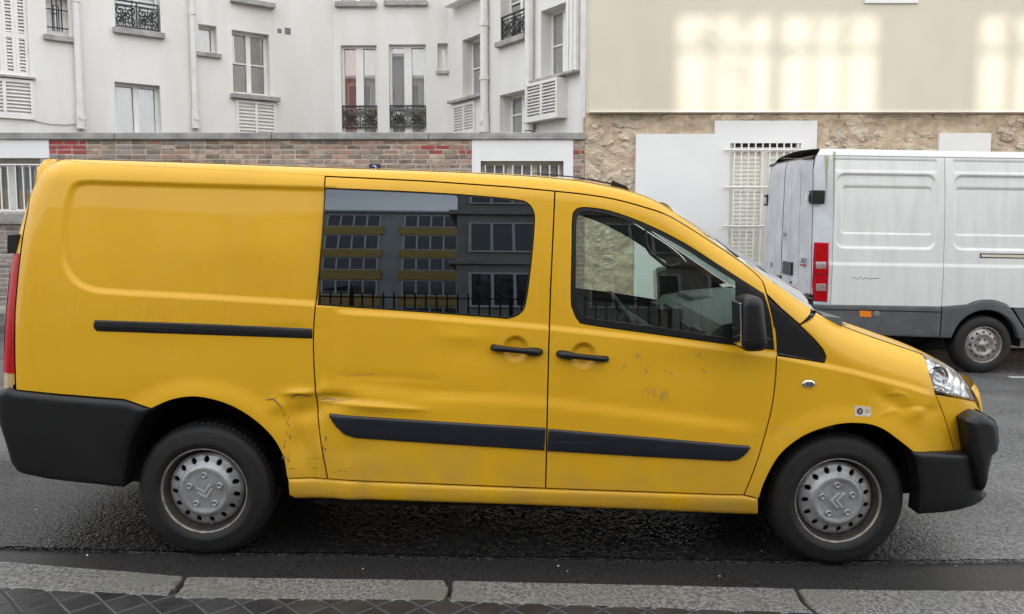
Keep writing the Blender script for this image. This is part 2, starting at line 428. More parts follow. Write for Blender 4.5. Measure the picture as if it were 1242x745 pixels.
mat('seat_cloth', (0.035, 0.037, 0.042), 0.9, bump=0.4, bscale=300, bdist=0.003)
mat('red_lens', (0.46, 0.005, 0.010), 0.25, col2=(0.28, 0.003, 0.006), scale=26, coat=0.0, spec=0.12)
mat('clear_lens_strip', (0.34, 0.27, 0.27), 0.25, col2=(0.20, 0.14, 0.14), scale=40, coat=1.0)
mat('amber_lens', (0.75, 0.20, 0.01), 0.2, coat=1.0)
mat('amber_pale', (0.45, 0.30, 0.12), 0.25, coat=1.0)
mat('chrome', (0.75, 0.76, 0.78), 0.12, metal=1.0)
mat('lamp_inside', (0.50, 0.50, 0.50), 0.16, metal=0.9, col2=(0.8, 0.8, 0.8), scale=26)
mat('scratch_dark', (0.10, 0.072, 0.035), 0.8)
mat('scratch_grey', (0.20, 0.17, 0.12), 0.7)
mat('scratch_pale', (0.46, 0.28, 0.05), 0.7)
mat('sticker_paper', (0.62, 0.56, 0.46), 0.6, col2=(0.48, 0.42, 0.32), scale=60)
mat('sticker_ink', (0.06, 0.06, 0.07), 0.6)
mat('sticker_ghost', (0.60, 0.37, 0.10), 0.6)
mat('white_paint', (0.65, 0.66, 0.64), 0.4, col2=(0.61, 0.62, 0.60), scale=1.4, coat=0.3, coat_rough=0.08, col3=(0.56, 0.565, 0.545), scale3=2.0, stretch3=(4, 4, 0.5))
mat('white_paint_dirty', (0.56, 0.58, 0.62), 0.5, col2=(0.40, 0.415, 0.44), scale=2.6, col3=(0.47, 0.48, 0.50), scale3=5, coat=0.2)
mat('grime_green', (0.20, 0.21, 0.06), 0.9, col2=(0.42, 0.43, 0.32), scale=22, stretch=(6, 6, 0.8))
mat('grey_cladding', (0.065, 0.067, 0.07), 0.5, col2=(0.11, 0.11, 0.11), scale=4, lo=0.42, hi=0.8, bump=0.2, bscale=200, bdist=0.002)
mat('badge_grey', (0.16, 0.16, 0.17), 0.4)
mat('badge_red', (0.35, 0.03, 0.04), 0.4)
mat('rail_cream', (0.55, 0.50, 0.38), 0.5)
mat('steel_wheel', (0.34, 0.33, 0.32), 0.42, metal=0.6, col2=(0.16, 0.13, 0.10), scale=16, lo=0.45, hi=0.75)
mat('stucco_white', (0.80, 0.79, 0.765), 0.9, col2=(0.75, 0.74, 0.71), scale=0.8, world=True, bump=0.12, bscale=55, bdist=0.006, col3=(0.69, 0.675, 0.64), scale3=0.8, stretch3=(1.6, 1.6, 0.35))
mat('stucco_clean', (0.80, 0.80, 0.79), 0.9, col2=(0.76, 0.76, 0.75), scale=1.3, world=True, bump=0.1, bscale=60, bdist=0.004)
mat('cladding_cream', (0.66, 0.605, 0.48), 0.8, col2=(0.63, 0.575, 0.455), scale=0.7, world=True, bump=0.06, bscale=45, bdist=0.004, col3=(0.60, 0.545, 0.425), scale3=0.9, stretch3=(1.5, 1.5, 0.4))
mat('sill_stone', (0.42, 0.41, 0.39), 0.9, col2=(0.27, 0.26, 0.25), scale=5, world=True, bump=0.2, bscale=50)
mat('coping_stone', (0.40, 0.39, 0.37), 0.92, col2=(0.20, 0.195, 0.185), scale=3.2, world=True, bump=0.3, bscale=40, col3=(0.27, 0.265, 0.25), scale3=9)
mat('frame_white', (0.80, 0.79, 0.765), 0.5, col2=(0.74, 0.73, 0.70), scale=6, world=True)
mat('pipe_white', (0.77, 0.755, 0.73), 0.6, col2=(0.68, 0.665, 0.64), scale=4, world=True)
mat('iron_black', (0.018, 0.018, 0.02), 0.5)
mat('dark_room', (0.04, 0.04, 0.042), 0.9)
mat('curtain_grey', (0.74, 0.75, 0.75), 0.9, col2=(0.55, 0.56, 0.57), scale=5, stretch=(8, 8, 1), world=True)
mat('curtain_white', (0.82, 0.81, 0.78), 0.9, col2=(0.70, 0.69, 0.66), scale=4, stretch=(8, 8, 1), world=True)
mat('curtain_red', (0.80, 0.34, 0.28), 0.9, col2=(0.70, 0.24, 0.19), scale=4, stretch=(8, 8, 1), world=True)
mat('brick', (0.34, 0.225, 0.17), 0.92, col2=(0.44, 0.365, 0.29), scale=6, world=True, bump=0.45, bscale=70, bdist=0.01, rand=0.4, col3=(0.20, 0.15, 0.12), scale3=11)
mat('brick_dark', (0.20, 0.155, 0.13), 0.92, col2=(0.30, 0.25, 0.21), scale=9, world=True, bump=0.45, bscale=70, rand=0.35)
mat('brick_orange', (0.38, 0.20, 0.14), 0.92, col2=(0.36, 0.25, 0.19), scale=9, world=True, bump=0.45, bscale=70, rand=0.25)
mat('brick_red_paint', (0.40, 0.065, 0.060), 0.75, col2=(0.30, 0.06, 0.055), scale=14, world=True, bump=0.3, bscale=70, rand=0.12)
mat('brick_grey', (0.21, 0.185, 0.165), 0.92, col2=(0.28, 0.255, 0.235), scale=10, world=True, bump=0.4, bscale=70, rand=0.3)
mat('mortar', (0.56, 0.515, 0.44), 0.95, col2=(0.34, 0.295, 0.25), scale=9, world=True, bump=0.4, bscale=90)
mat('mortar_red', (0.42, 0.20, 0.17), 0.9, col2=(0.36, 0.13, 0.11), scale=9, world=True)
mat('rubble_mortar', (0.57, 0.445, 0.32), 0.95, col2=(0.48, 0.355, 0.25), scale=4.5, world=True, bump=0.8, bscale=24, bdist=0.03, col3=(0.63, 0.545, 0.42), scale3=8)
mat('rubble_stone', (0.60, 0.53, 0.42), 0.95, col2=(0.49, 0.40, 0.30), scale=12, world=True, bump=0.6, bscale=50, bdist=0.012, rand=0.20)
mat('shutter_beige', (0.82, 0.79, 0.71), 0.7, col2=(0.77, 0.74, 0.66), scale=5, world=True)
mat('enamel_blue', (0.014, 0.016, 0.08), 0.25, coat=0.6)
mat('enamel_white', (0.72, 0.72, 0.70), 0.3)
mat('kerb_granite', (0.20, 0.193, 0.183), 0.6, col2=(0.065, 0.062, 0.057), scale=60, lo=0.40, hi=0.60, world=True, bump=0.5, bscale=130, bdist=0.006, col3=(0.12, 0.118, 0.095), scale3=2.0, spec=0.4)
mat('paver_wet', (0.020, 0.020, 0.021), 0.30, col2=(0.030, 0.029, 0.028), scale=10, world=True, bump=0.3, bscale=120, bdist=0.004, rand=0.3, rough2=0.5)
mat('paver_joint', (0.028, 0.026, 0.025), 0.8, col2=(0.010, 0.0095, 0.0095), scale=20, world=True)
mat('pavement_grey', (0.10, 0.10, 0.098), 0.75, col2=(0.075, 0.075, 0.073), scale=2, world=True, bump=0.2, bscale=100)
mat('ground_grey', (0.07, 0.07, 0.068), 0.85, col2=(0.055, 0.055, 0.053), scale=0.6, world=True)
mat('gutter_asphalt', (0.014, 0.013, 0.0125), 0.30, spec=0.35, col2=(0.034, 0.032, 0.030), scale=90, world=True, bump=0.30, bscale=170, bdist=0.004, rough2=0.6)
mat('road_paint', (0.55, 0.55, 0.53), 0.7, col2=(0.25, 0.25, 0.24), scale=30, world=True)
mat('litter_white', (0.62, 0.60, 0.56), 0.8)
mat('ochre_wall', (0.62, 0.42, 0.13), 0.85, col2=(0.55, 0.37, 0.12), scale=1.2, world=True)
mat('grey_wall', (0.55, 0.545, 0.52), 0.85, col2=(0.48, 0.475, 0.455), scale=0.9, world=True)
mat('stone_wall', (0.42, 0.40, 0.36), 0.85, col2=(0.34, 0.32, 0.29), scale=0.9, world=True)
mat('zinc', (0.20, 0.21, 0.22), 0.5, metal=0.3)
glass('privacy_glass', (0.03, 0.034, 0.038), 2.7, (0.78, 0.88, 1.0))
glass('cab_glass', (0.74, 0.83, 0.775), 1.2)
glass('screen_glass', (0.62, 0.70, 0.68), 1.5)
glass('headlamp_glass', (0.93, 0.94, 0.95), 1.5)
glass('window_glass', (0.88, 0.90, 0.90), 5.0)
glass('far_glass', (0.16, 0.17, 0.18), 2.0, base=(0.05, 0.055, 0.06), basemix=0.9)

def asphalt():
    m = bpy.data.materials.new('asphalt'); m.use_nodes = True; t = m.node_tree; N = t.nodes; L = t.links; p = N['Principled BSDF']
    g = N.new('ShaderNodeNewGeometry')
    v = N.new('ShaderNodeTexVoronoi'); v.inputs['Scale'].default_value = 62; L.new(g.outputs['Position'], v.inputs['Vector'])
    n = N.new('ShaderNodeTexNoise'); n.inputs['Scale'].default_value = 1.1; n.inputs['Detail'].default_value = 4; L.new(g.outputs['Position'], n.inputs['Vector'])
    n2 = N.new('ShaderNodeTexNoise'); n2.inputs['Scale'].default_value = 160; n2.inputs['Detail'].default_value = 3; L.new(g.outputs['Position'], n2.inputs['Vector'])
    x = N.new('ShaderNodeMix'); x.data_type = 'RGBA'; x.inputs['A'].default_value = (0.018, 0.018, 0.0185, 1); x.inputs['B'].default_value = (0.062, 0.061, 0.060, 1)
    L.new(v.outputs['Color'], x.inputs['Factor'])
    x2 = N.new('ShaderNodeMix'); x2.data_type = 'RGBA'; x2.blend_type = 'MULTIPLY'; L.new(x.outputs['Result'], x2.inputs['A'])
    r = N.new('ShaderNodeMapRange'); r.inputs['From Min'].default_value = 0.35; r.inputs['From Max'].default_value = 0.65; r.inputs['To Min'].default_value = 0.75; r.inputs['To Max'].default_value = 1.1
    L.new(n.outputs['Fac'], r.inputs['Value']); L.new(r.outputs['Result'], x2.inputs['B']); x2.inputs['Factor'].default_value = 1
    sp = N.new('ShaderNodeSeparateXYZ'); L.new(g.outputs['Position'], sp.inputs[0])      # gutter damp and the van's shade darken the colour; reflected brightness painted in at right
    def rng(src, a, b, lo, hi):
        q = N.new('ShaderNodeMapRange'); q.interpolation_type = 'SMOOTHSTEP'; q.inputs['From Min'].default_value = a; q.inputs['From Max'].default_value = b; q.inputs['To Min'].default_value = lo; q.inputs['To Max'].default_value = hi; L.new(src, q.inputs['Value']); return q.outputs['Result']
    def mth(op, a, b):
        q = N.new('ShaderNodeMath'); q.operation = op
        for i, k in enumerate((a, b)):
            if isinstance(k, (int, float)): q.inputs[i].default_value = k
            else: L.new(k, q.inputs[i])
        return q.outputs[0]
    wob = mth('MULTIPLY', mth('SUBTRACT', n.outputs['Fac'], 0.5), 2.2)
    wet_shaded = mth('MULTIPLY', rng(mth('ADD', sp.outputs['Y'], wob), 4.4, 6.4, 1.0, 0.25), rng(mth('ADD', sp.outputs['X'], wob), 1.7, 2.7, 1.0, 0.0))
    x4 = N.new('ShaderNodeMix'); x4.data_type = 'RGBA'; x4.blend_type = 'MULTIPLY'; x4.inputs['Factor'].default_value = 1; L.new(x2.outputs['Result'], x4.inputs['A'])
    L.new(rng(wet_shaded, 0.0, 1.0, 3.0, 0.42), x4.inputs['B'])
    L.new(x4.outputs['Result'], p.inputs['Base Color'])
    rr = N.new('ShaderNodeMapRange'); rr.inputs['From Min'].default_value = 0.35; rr.inputs['From Max'].default_value = 0.65; rr.inputs['To Min'].default_value = 0.20; rr.inputs['To Max'].default_value = 0.36
    L.new(n.outputs['Fac'], rr.inputs['Value']); L.new(rr.outputs['Result'], p.inputs['Roughness'])
    ad = N.new('ShaderNodeMath'); ad.operation = 'MULTIPLY_ADD'; L.new(n2.outputs['Fac'], ad.inputs[0]); ad.inputs[1].default_value = 0.5; L.new(v.outputs['Distance'], ad.inputs[2])
    p.inputs['Specular IOR Level'].default_value = 0.55
    b = N.new('ShaderNodeBump'); b.inputs['Strength'].default_value = 1.0; b.inputs['Distance'].default_value = 0.006; b.invert = True
    L.new(ad.outputs[0], b.inputs['Height']); L.new(b.outputs['Normal'], p.inputs['Normal'])
    MATS['asphalt'] = m
asphalt()
# ================================================================== the yellow van
YC = 4.86; SLANG = math.atan(SLOPE)
van = empty('yellow_van', (0, YC, 0), (0, SLANG, 0))
tag(van, 'dented yellow panel van with black bumpers parked along the near kerb', 'van')
_tmp = Side(van, lambda u, w: np.full_like(np.asarray(u, float), 0.9))
BX, BY = spline_table([0.05, 0.25, 0.40, 0.60, 0.80, 1.0, 1.15, 1.30, 1.45, 1.6, 1.75, 1.9, 2.2], [0.89, 0.930, 0.944, 0.951, 0.950, 0.943, 0.935, 0.9245, 0.910, 0.890, 0.8645, 0.832, 0.745])
def Bw(w): return np.interp(w, BX, BY)
def fplan(u, u0=1.65, uf=2.62, p=3.0): return np.sqrt(np.maximum(1e-4, 1 - np.clip((u - u0) / (uf - u0), 0, 1) ** p))
RSX, RSY = spline_table([-3, 0.6, 1.2, 1.7, 2.3, 3], [0.115, 0.115, 0.13, 0.19, 0.16, 0.15]); _, RSY2 = spline_table([-3, 0.6, 1.2, 1.7, 2.3, 3], [0.095, 0.095, 0.105, 0.19, 0.13, 0.12])
def r_sh(u): return np.interp(u, RSX, RSY)
def r2_sh(u): return np.interp(u, RSX, RSY2)
TPX = sm([(56, 192), (120, 193.7), (200, 196), (300, 199.5), (393, 203), (500, 206.5), (620, 212), (693, 218), (744, 227), (780, 237), (817, 257), (874, 299), (927, 335), (981, 373),
          (1005, 388), (1040, 402), (1080, 416), (1118, 429), (1150, 444), (1176, 472)], 5)
T = []
for px, py in TPX:
    v = 0.7
    for _ in range(8):
        u, w = _tmp.at_v(px, py, v); v = float(Bw(w) * fplan(u) - r2_sh(u))
    T.append((u, w, v))
_x, _y = spline_table([t[0] for t in T[::5]] + [T[-1][0]] if (len(T) - 1) % 5 else [t[0] for t in T[::5]], [t[1] for t in T[::5]] + [T[-1][1]] if (len(T) - 1) % 5 else [t[1] for t in T[::5]], 2000)
_k = np.hanning(61); _k /= _k.sum(); _y2 = np.convolve(np.pad(_y, 30, mode='reflect', reflect_type='odd'), _k, 'valid'); TU, TW = _x, _y2
T = [(u, float(np.interp(u, TU, TW)), 0) for u, w, v in T]; T = [(u, w, float(Bw(w) * fplan(u) - r2_sh(u))) for u, w, _ in T]
def wT(u): return np.interp(u, TU, TW)
_rear = [(60, 188), (51.5, 193.6), (41, 211), (32, 241), (23.6, 284), (18, 330), (14.5, 393), (14.5, 449), (14, 520), (14, 600)]
RU = sorted([(_tmp.at_v(a, b, 0.80)[::-1]) for a, b in _rear]); RW = np.array([q[0] for q in RU]); RUU = np.array([q[1] for q in RU])
def u_rear(w): return np.interp(w, RW, RUU)
def S_van(u, w):
    u = np.asarray(u, float); w = np.asarray(w, float)
    v = Bw(w) * fplan(u)
    r = r_sh(u); q = np.clip((w - (wT(u) - r)) / r, 0, 1); v = v - r2_sh(u) * (1 - np.sqrt(1 - q * q))
    q = np.clip((u_rear(w) + 0.15 - u) / 0.15, 0, 1); v = v - 0.11 * (1 - np.sqrt(np.maximum(0, 1 - q * q)))
    return v
Y = Side(van, S_van)
P = Y.P
# ---- seams of the photograph
seam_rear = [(58, 191.5), (45, 215), (34, 256), (28, 286), (22.5, 330), (18.5, 378), (18, 430), (19.3, 473)]
gutter_q = [(57, 197.5), (120, 200), (200, 203.5), (340, 210.6), (394.5, 214)]
slide_left = sm([(394.5, 214), (391, 277), (387.5, 318), (382, 375), (380, 414), (382, 464), (387, 518), (398, 580)], 4)
slide_top = [(394.5, 214), (450, 216.5), (520, 220), (620, 227), (673, 232)]
mid_seam = [(673, 232), (671, 280), (668, 345), (665.5, 420), (663.5, 500), (661.5, 590.5)]
front_top = sm([(673, 232), (710, 236), (744, 241.5), (780, 251), (813, 263), (860, 292), (895, 315.5), (915, 331), (925, 342), (930, 357)], 4)
front_edge = sm([(930, 357), (935, 375), (939, 397), (941, 425), (939.5, 460), (935, 495), (926, 530), (916, 561.5), (901, 599)], 4)
arch_f = sm([(919, 603), (926, 582), (940, 556), (956, 539), (980, 524), (1015, 513.5), (1047, 513), (1069, 520), (1090, 535), (1105, 547)], 4)
arch_r = sm([(185, 495), (211.5, 484), (241, 481), (275, 489), (304.6, 505), (330, 528), (344, 553), (349, 579)], 4)
bumper_r_top = [(19.3, 473), (72.5, 478.6), (150, 484.7), (185, 495)]
sill_top = [(349, 579), (398, 580), (480, 583.5), (662, 591), (901, 599), (919, 603)]
sill_bot = [(921, 624), (917, 626), (800, 620), (640, 613), (480, 607.5), (357, 605.5), (350, 601)]
Tuw = [(t[0], t[1] - 0.0015) for t in T]
def Tseg(pa, pb):
    """Part of the roof/bonnet edge between two photo x positions."""
    k = [i for i, q in enumerate(TPX) if pa <= q[0] <= pb]; return [Tuw[i] for i in k]

# ---- pressings, creases, dents
belt = P([(400, 377), (500, 383), (665, 397), (800, 412), (941, 431), (1032, 450), (1100, 468), (1140, 480)])
Y.relief.append(crease(belt, 0.012, 0.016, 0.10, 0.12)); Y.line(belt, 0.017)
low = P([(384, 467), (470, 473), (560, 480), (666, 487), (790, 502), (905, 517), (935, 522)])
Y.relief.append(crease(low, 0.012, 0.034, 0.03, 0.25))
press = densify(P(sm([(410, 227.5), (391, 226.6), (250, 223), (130, 219.5), (105, 219), (88, 224), (79.5, 245), (74.5, 280), (73.3, 303), (76, 322), (87, 341), (108, 353), (140, 357), (250, 363), (380.6, 371), (410, 373)], 4)), 0.03)
def press_f(u, w):
    Q = np.stack([np.ravel(u), np.ravel(w)], 1); out = np.zeros(len(Q)); m = (Q[:, 0] < -0.85) & (Q[:, 1] > 1.0)
    if m.any():
        q = Q[m]; d = segdist(q, press) * np.where(pip(q, press), 1, -1); out[m] = -0.014 * smooth(-0.006, 0.026, d)
    return out.reshape(np.shape(u))
Y.relief.append(press_f); Y.line(list(map(tuple, inset(press, 0.010))), 0.018)
WR = Y.at_v(248, 594, 0.90); WF = Y.at_v(1016, 607, 0.90); WRAD = 0.333
WR = (WR[0], WRAD - 0.008); WF = (WF[0], WRAD - 0.008)
def flare(c, R0, amp):
    def f(u, w):
        d = np.hypot(u - c[0], (w - c[1])); return amp * (1 - smooth(R0, R0 + 0.11, d)) * smooth(c[1] - 0.15, c[1] + 0.1, w)
    return f
Y.relief.append(flare((WR[0], WR[1] + 0.02), 0.455, 0.016)); Y.relief.append(flare(WF, 0.40, 0.012))
def cup(px, py, rad, depth):
    c = Y.trace(px, py); Y.line([(c[0] + rad * 0.8 * math.cos(a), c[1] + rad * 0.8 * math.sin(a)) for a in np.linspace(0, 2 * math.pi, 25)], 0.016, 0.012)
    def f(u, w):
        d = np.hypot(u - c[0], w - c[1]) / rad; return -depth * (1 - smooth(0.55, 1.02, d))
    return f
Y.relief.append(cup(625.5, 423, 0.066, 0.022)); Y.relief.append(cup(707.5, 431, 0.066, 0.022))
for px, py, ru, rw, am, ro in [(405, 484, 0.10, 0.045, -0.022, 0.05), (450, 492, 0.20, 0.025, 0.010, -0.06), (520, 478, 0.22, 0.04, -0.007, 0), (560, 408, 0.11, 0.03, 0.005, -0.05),
                               (372, 500, 0.09, 0.045, -0.018, 0.2), (335, 492, 0.05, 0.04, 0.010, 0.3), (360, 540, 0.06, 0.08, -0.012, 0), (388, 548, 0.02, 0.07, 0.008, 0.1), (372, 476, 0.10, 0.02, 0.010, 0),
                               (350, 398, 0.12, 0.02, -0.004, 0), (1078, 486, 0.09, 0.035, -0.012, -0.5), (1110, 500, 0.05, 0.03, 0.008, 0.5), (1130, 498, 0.04, 0.03, -0.006, 0), (830, 445, 0.25, 0.08, -0.003, 0),
                               (430, 545, 0.10, 0.05, -0.006, 0), (300, 300, 0.5, 0.10, 0.004, 0), (200, 420, 0.35, 0.08, -0.003, 0), (590, 430, 0.25, 0.05, -0.003, 0)]:
    Y.relief.append(dent(Y.trace(px, py), ru, rw, am, ro))

for ln_, am, wd_ in [([(382, 487), (410, 488.5), (450, 491), (520, 496)], 0.006, 0.010), ([(383, 478), (405, 481), (440, 484)], -0.005, 0.010), ([(340, 478), (358, 476.5), (381, 477)], 0.007, 0.010),
                     ([(336, 486), (345, 494), (350, 520), (350, 560)], 0.006, 0.009), ([(358, 482), (362, 510), (366, 545)], -0.005, 0.014), ([(384, 505), (389, 535), (394, 565)], -0.005, 0.009), ([(400, 455), (470, 457), (540, 462)], -0.004, 0.020),
                     ([(1072, 480), (1088, 476), (1104, 483)], 0.005, 0.010), ([(1090, 496), (1112, 492), (1128, 497)], -0.005, 0.012), ([(1060, 505), (1082, 498), (1096, 502)], 0.004, 0.012)]:
    q = P(sm(ln_, 4)); Y.relief.append(fold(q, am * 0.6, wd_)); Y.line(q, wd_ * 1.4, 0.012)
# ---- body sheets
YP = 'yellow_paint'
quarter = Y.panel('rear_quarter_panel', P(seam_rear[:1] + [(a, b - 1.5) for a, b in gutter_q[1:]]) + P(slide_left[1:]) + P([(349, 579)]) + P(arch_r[::-1][1:]) + P(bumper_r_top[::-1][1:]) + P(seam_rear[::-1][1:-1]), YP, res=0.022)
win_s = sm([(394, 228.5), (480, 232), (560, 236.5), (625, 242.5), (640, 247), (647, 257), (648, 272), (644, 318), (638, 364), (632, 379), (617, 386), (600, 385), (500, 377.5), (385.5, 369.7)], 4)
win_s_uw = P(win_s + [(388.5, 318)])
sdoor = Y.panel('sliding_door', P(slide_top) + P(mid_seam[1:]) + P([(398, 580)]) + P(slide_left[::-1][1:-1]), YP, holes=[win_s_uw], res=0.022)
win_f = sm([(694, 300), (694.5, 268), (697, 256.5), (708, 252), (740, 256.5), (782, 271.5), (827.5, 294), (866, 318.5), (890, 334)], 4) + sm([(926, 357), (934, 385), (938.5, 424)], 3) + [(894, 419)] + sm([(800, 406), (715, 394), (702, 389), (695.5, 376), (693, 362), (694, 300)], 4)[:-1]
win_f_uw = P(win_f)
fdoor = Y.panel('front_door', P(front_top) + P(front_edge[1:]) + P([(661.5, 590.5)]) + P(mid_seam[::-1][1:-1]), YP, holes=[win_f_uw], res=0.022)
tri = [(930, 359)] + sm([(945, 373), (970, 394.5), (988, 412), (998, 424), (1002, 433), (1000, 440)], 4) + [(990, 438), (941, 430)] + front_edge[::-1][-14:-1][::-1][:0]
tri_uw = P([(930, 359), (935, 375), (939, 397), (941, 430)][::-1] + sm([(930, 359), (948, 375.5), (970, 394.5), (988, 412), (998, 424), (1002, 433), (1000, 440)], 4)[1:] + [(975, 436)])
fender = Y.panel('front_wing', P([(941, 431), (975, 436), (1000, 440), (1002, 433)] + [(998, 424), (988, 412), (970, 394.5)]) + Tseg(983, 1117) + P([(1118, 430), (1126.7, 451), (1134.5, 477), (1146, 506.5), (1156.5, 543), (1157.6, 548.5)]) + P(arch_f[::-1]) + P([(901, 599)]) + P(front_edge[::-1][1:25]), YP, res=0.022)
rail = Y.panel('roof_rail', [(Tuw[0][0], Tuw[0][1])] + Tseg(57, 981.5) + P([(970, 394), (948, 375), (930, 357)]) + P(front_top[::-1][1:]) + P(slide_top[::-1][1:]) + P(gutter_q[::-1][1:-1]), YP, res=0.02)
sill = Y.panel('sill', P(sill_top) + P(sill_bot), YP, res=0.025, off=0.004, rnd_=0.018, flange=0.06,
               extra=lambda u, w: 0.006 * np.sin(u * 23) * np.exp(-((u + 1.0) / 0.35) ** 2) - 0.010 * np.exp(-((u + 0.72) / 0.05) ** 2) - 0.02 * np.clip((0.38 - w) / 0.12, 0, 1) ** 2)
Y.panel('quarter_cover', tri_uw, 'black_trim', parent=fender, off=-0.003, flange=0.012, gap=0.002)
# dark lining behind the gaps
shell = P(seam_rear) + P(bumper_r_top[1:]) + P(arch_r[1:]) + P([(349, 600), (919, 622)]) + P(arch_f) + P([(1157, 548)]) + P([(1134, 477), (1118, 432)]) + [(t[0], t[1] - 0.03) for t in T[::-1] if T[0][0] + 0.02 < t[0] < Y.trace(1117, 432)[0]]
shell = list(inset(densify(shell, 0.05), 0.012))
Y.panel('inner_shell', shell, 'dark_void', holes=[inset(densify(win_s_uw, 0.05), 0.012), inset(densify(win_f_uw, 0.05), 0.004)], off=-0.03, flange=0.003, res=0.06, gap=0)
# ---- glazing
Y.panel('window', win_s_uw, 'privacy_glass', parent=sdoor, off=-0.003, flange=0.004, gap=0.004, relief=False)
Y.panel('window_seal', win_s_uw, 'rubber_seal', parent=sdoor, holes=[inset(densify(win_s_uw, 0.02), 0.006)], off=-0.002, flange=0.01, gap=0.001, res=0.02, relief=False)
glass_px = sm([(699, 300), (699.5, 272), (702, 261), (711, 256.5), (740, 261), (782, 276.5), (826, 299.5), (862, 322.5)], 4) + [(893, 342), (893, 412)] + sm([(800, 397), (722, 387), (707, 382), (701, 374), (698.5, 362), (699, 300)], 4)[:-1]
glass_uw = P(glass_px)
Y.panel('window_frame', win_f_uw, 'black_trim', holes=[glass_uw], parent=fdoor, off=0.0, flange=0.02, gap=0.001, res=0.02)
Y.panel('window', glass_uw, 'cab_glass', parent=fdoor, off=-0.008, flange=0.003, gap=-0.002, relief=False)
# ---- black trims
Y.panel('rub_strip', P([(399, 500), (520, 508), (662.5, 516.6), (661, 545.5), (520, 536.5), (432, 530.5), (418, 526), (408, 517.5), (399, 505)]), 'scuffed_strip', parent=sdoor, off=0.012, flange=0.02, rnd_=0.011, res=0.02)
Y.panel('rub_strip', P([(664, 517.5), (800, 529), (907, 538.5), (910.5, 541.5), (903, 551), (894, 557), (884, 558.3), (780, 553), (662.6, 546)]), 'scuffed_strip', parent=fdoor, off=0.012, flange=0.02, rnd_=0.011, res=0.02)
Y.panel('slide_rail', P([(115, 388), (250, 392.7), (379, 398.5), (379, 411), (250, 406.5), (117, 402), (113.5, 398), (113, 392)]), 'black_trim', parent=quarter, off=0.005, flange=0.02, rnd_=0.008, res=0.02, gap=0)
Y.panel('rail_groove', P([(122, 392.5), (250, 396.5), (378, 402), (378, 405), (250, 400), (122, 396)]), 'dark_void', parent=quarter, off=0.0075, flange=0.002, res=0.03, gap=0, relief=False)
def handle(px0, py0, px1, py1, parent, fat0):
    a = Y.trace(px0, py0); b = Y.trace(px1, py1)
    for sgn in (1, -1):
        m = MB(); pts = []; rr = []
        for k, (t, r, d) in enumerate([(0.0, 0.009, -0.004), (0.02, 0.017, 0.010), (0.10, 0.021 if fat0 else 0.017, 0.026), (0.25, 0.020 if fat0 else 0.015, 0.032), (0.33, 0.0145, 0.034), (0.66, 0.0145, 0.034), (0.74, 0.015 if fat0 else 0.020, 0.032), (0.90, 0.016 if fat0 else 0.021, 0.026), (0.98, 0.015, 0.010), (1.0, 0.008, -0.004)]):
            u = a[0] + (b[0] - a[0]) * t; w = a[1] + (b[1] - a[1]) * t; v = float(S_van(u, w)) + d; pts.append((u, -v * sgn, w)); rr.append(r)
        m.tube(pts, rr, 12)
        m.build('door_handle', 'black_plastic', parent if sgn > 0 else Y.twin[parent.name])
handle(597, 421, 657, 426.5, sdoor, False); handle(676.5, 428.5, 736.5, 435, fdoor, True)

# ---- roof, windscreen, bonnet between the two edges
def loft(i0, i1, bulge, name, m, nj=25, up=None):
    rows = []
    for i in range(i0, i1 + 1):
        u, w, v = T[i]; a = T[max(0, i - 1)]; b = T[min(len(T) - 1, i + 1)]
        d = Vector((b[0] - a[0], 0, b[1] - a[1])).normalized(); nrm = Vector((-d.z, 0, d.x))
        bl = bulge(u)
        rows.append([Vector((u, -v * t, w)) + nrm * bl * (1 - t * t) for t in np.linspace(1, -1, nj)])
    return MB().grid(rows).build(name, m, van, fix=False)
k_ws0 = min(range(len(TPX)), key=lambda i: abs(TPX[i][0] - 817)); k_ws1 = min(range(len(TPX)), key=lambda i: abs(TPX[i][0] - 985))
roof = loft(0, k_ws0, lambda u: float(np.interp(u, [-2.4, 0, 0.6, 0.9], [0.022, 0.028, 0.035, 0.075])), 'roof', YP)
screen = loft(k_ws0, k_ws1, lambda u: float(np.interp(u, [0.8, 1.0, 1.5], [0.075, 0.10, 0.12])), 'windscreen', 'screen_glass')
bonnet = loft(k_ws1 + 1, len(T) - 1, lambda u: float(np.interp(u, [1.5, 1.7, 2.1, 2.3, 2.45], [0.045, 0.03, 0.03, 0.06, 0.12])), 'bonnet', YP, 33)
# scuttle under the windscreen, bonnet vents, wiper
def top_pt(px_i, t, lift):
    u, w, v = px_i; return Vector((u, -v * t, w)) + Vector((0.35, 0, 0.94)) * lift
iT = lambda px: min(range(len(TPX)), key=lambda i: abs(TPX[i][0] - px))
def bonnet_pt(px, t, lift=0.004):
    # interpolate on the bonnet loft
    xs = [q[0] for q in TPX]; f = lambda k: float(np.interp(px, xs, [q[k] for q in T])); u, w, v = f(0), f(1), f(2)
    u2 = float(np.interp(px + 2, xs, [q[0] for q in T])); w2 = float(np.interp(px + 2, xs, [q[1] for q in T]))
    d = Vector((u2 - u, 0, w2 - w)).normalized(); n = Vector((-d.z, 0, d.x)); bl = float(np.interp(u, [1.5, 1.7, 2.1, 2.3, 2.45], [0.045, 0.03, 0.03, 0.06, 0.12]))
    return Vector((u, -v * t, w)) + n * (bl * (1 - t * t) + lift)
def vent(pxa, pxb, ta, tb, name, m):
    rows = [[bonnet_pt(px, t0 + (t1 - t0) * k / 8) for k in range(9)] for px, t0, t1 in [(pxa, ta, tb), ((pxa + pxb) / 2, ta + 0.01, tb - 0.02), (pxb, (ta + tb) / 2 + 0.04, (ta + tb) / 2 + 0.02)]]
    return MB().grid(rows).build(name, m, bonnet, fix=False)
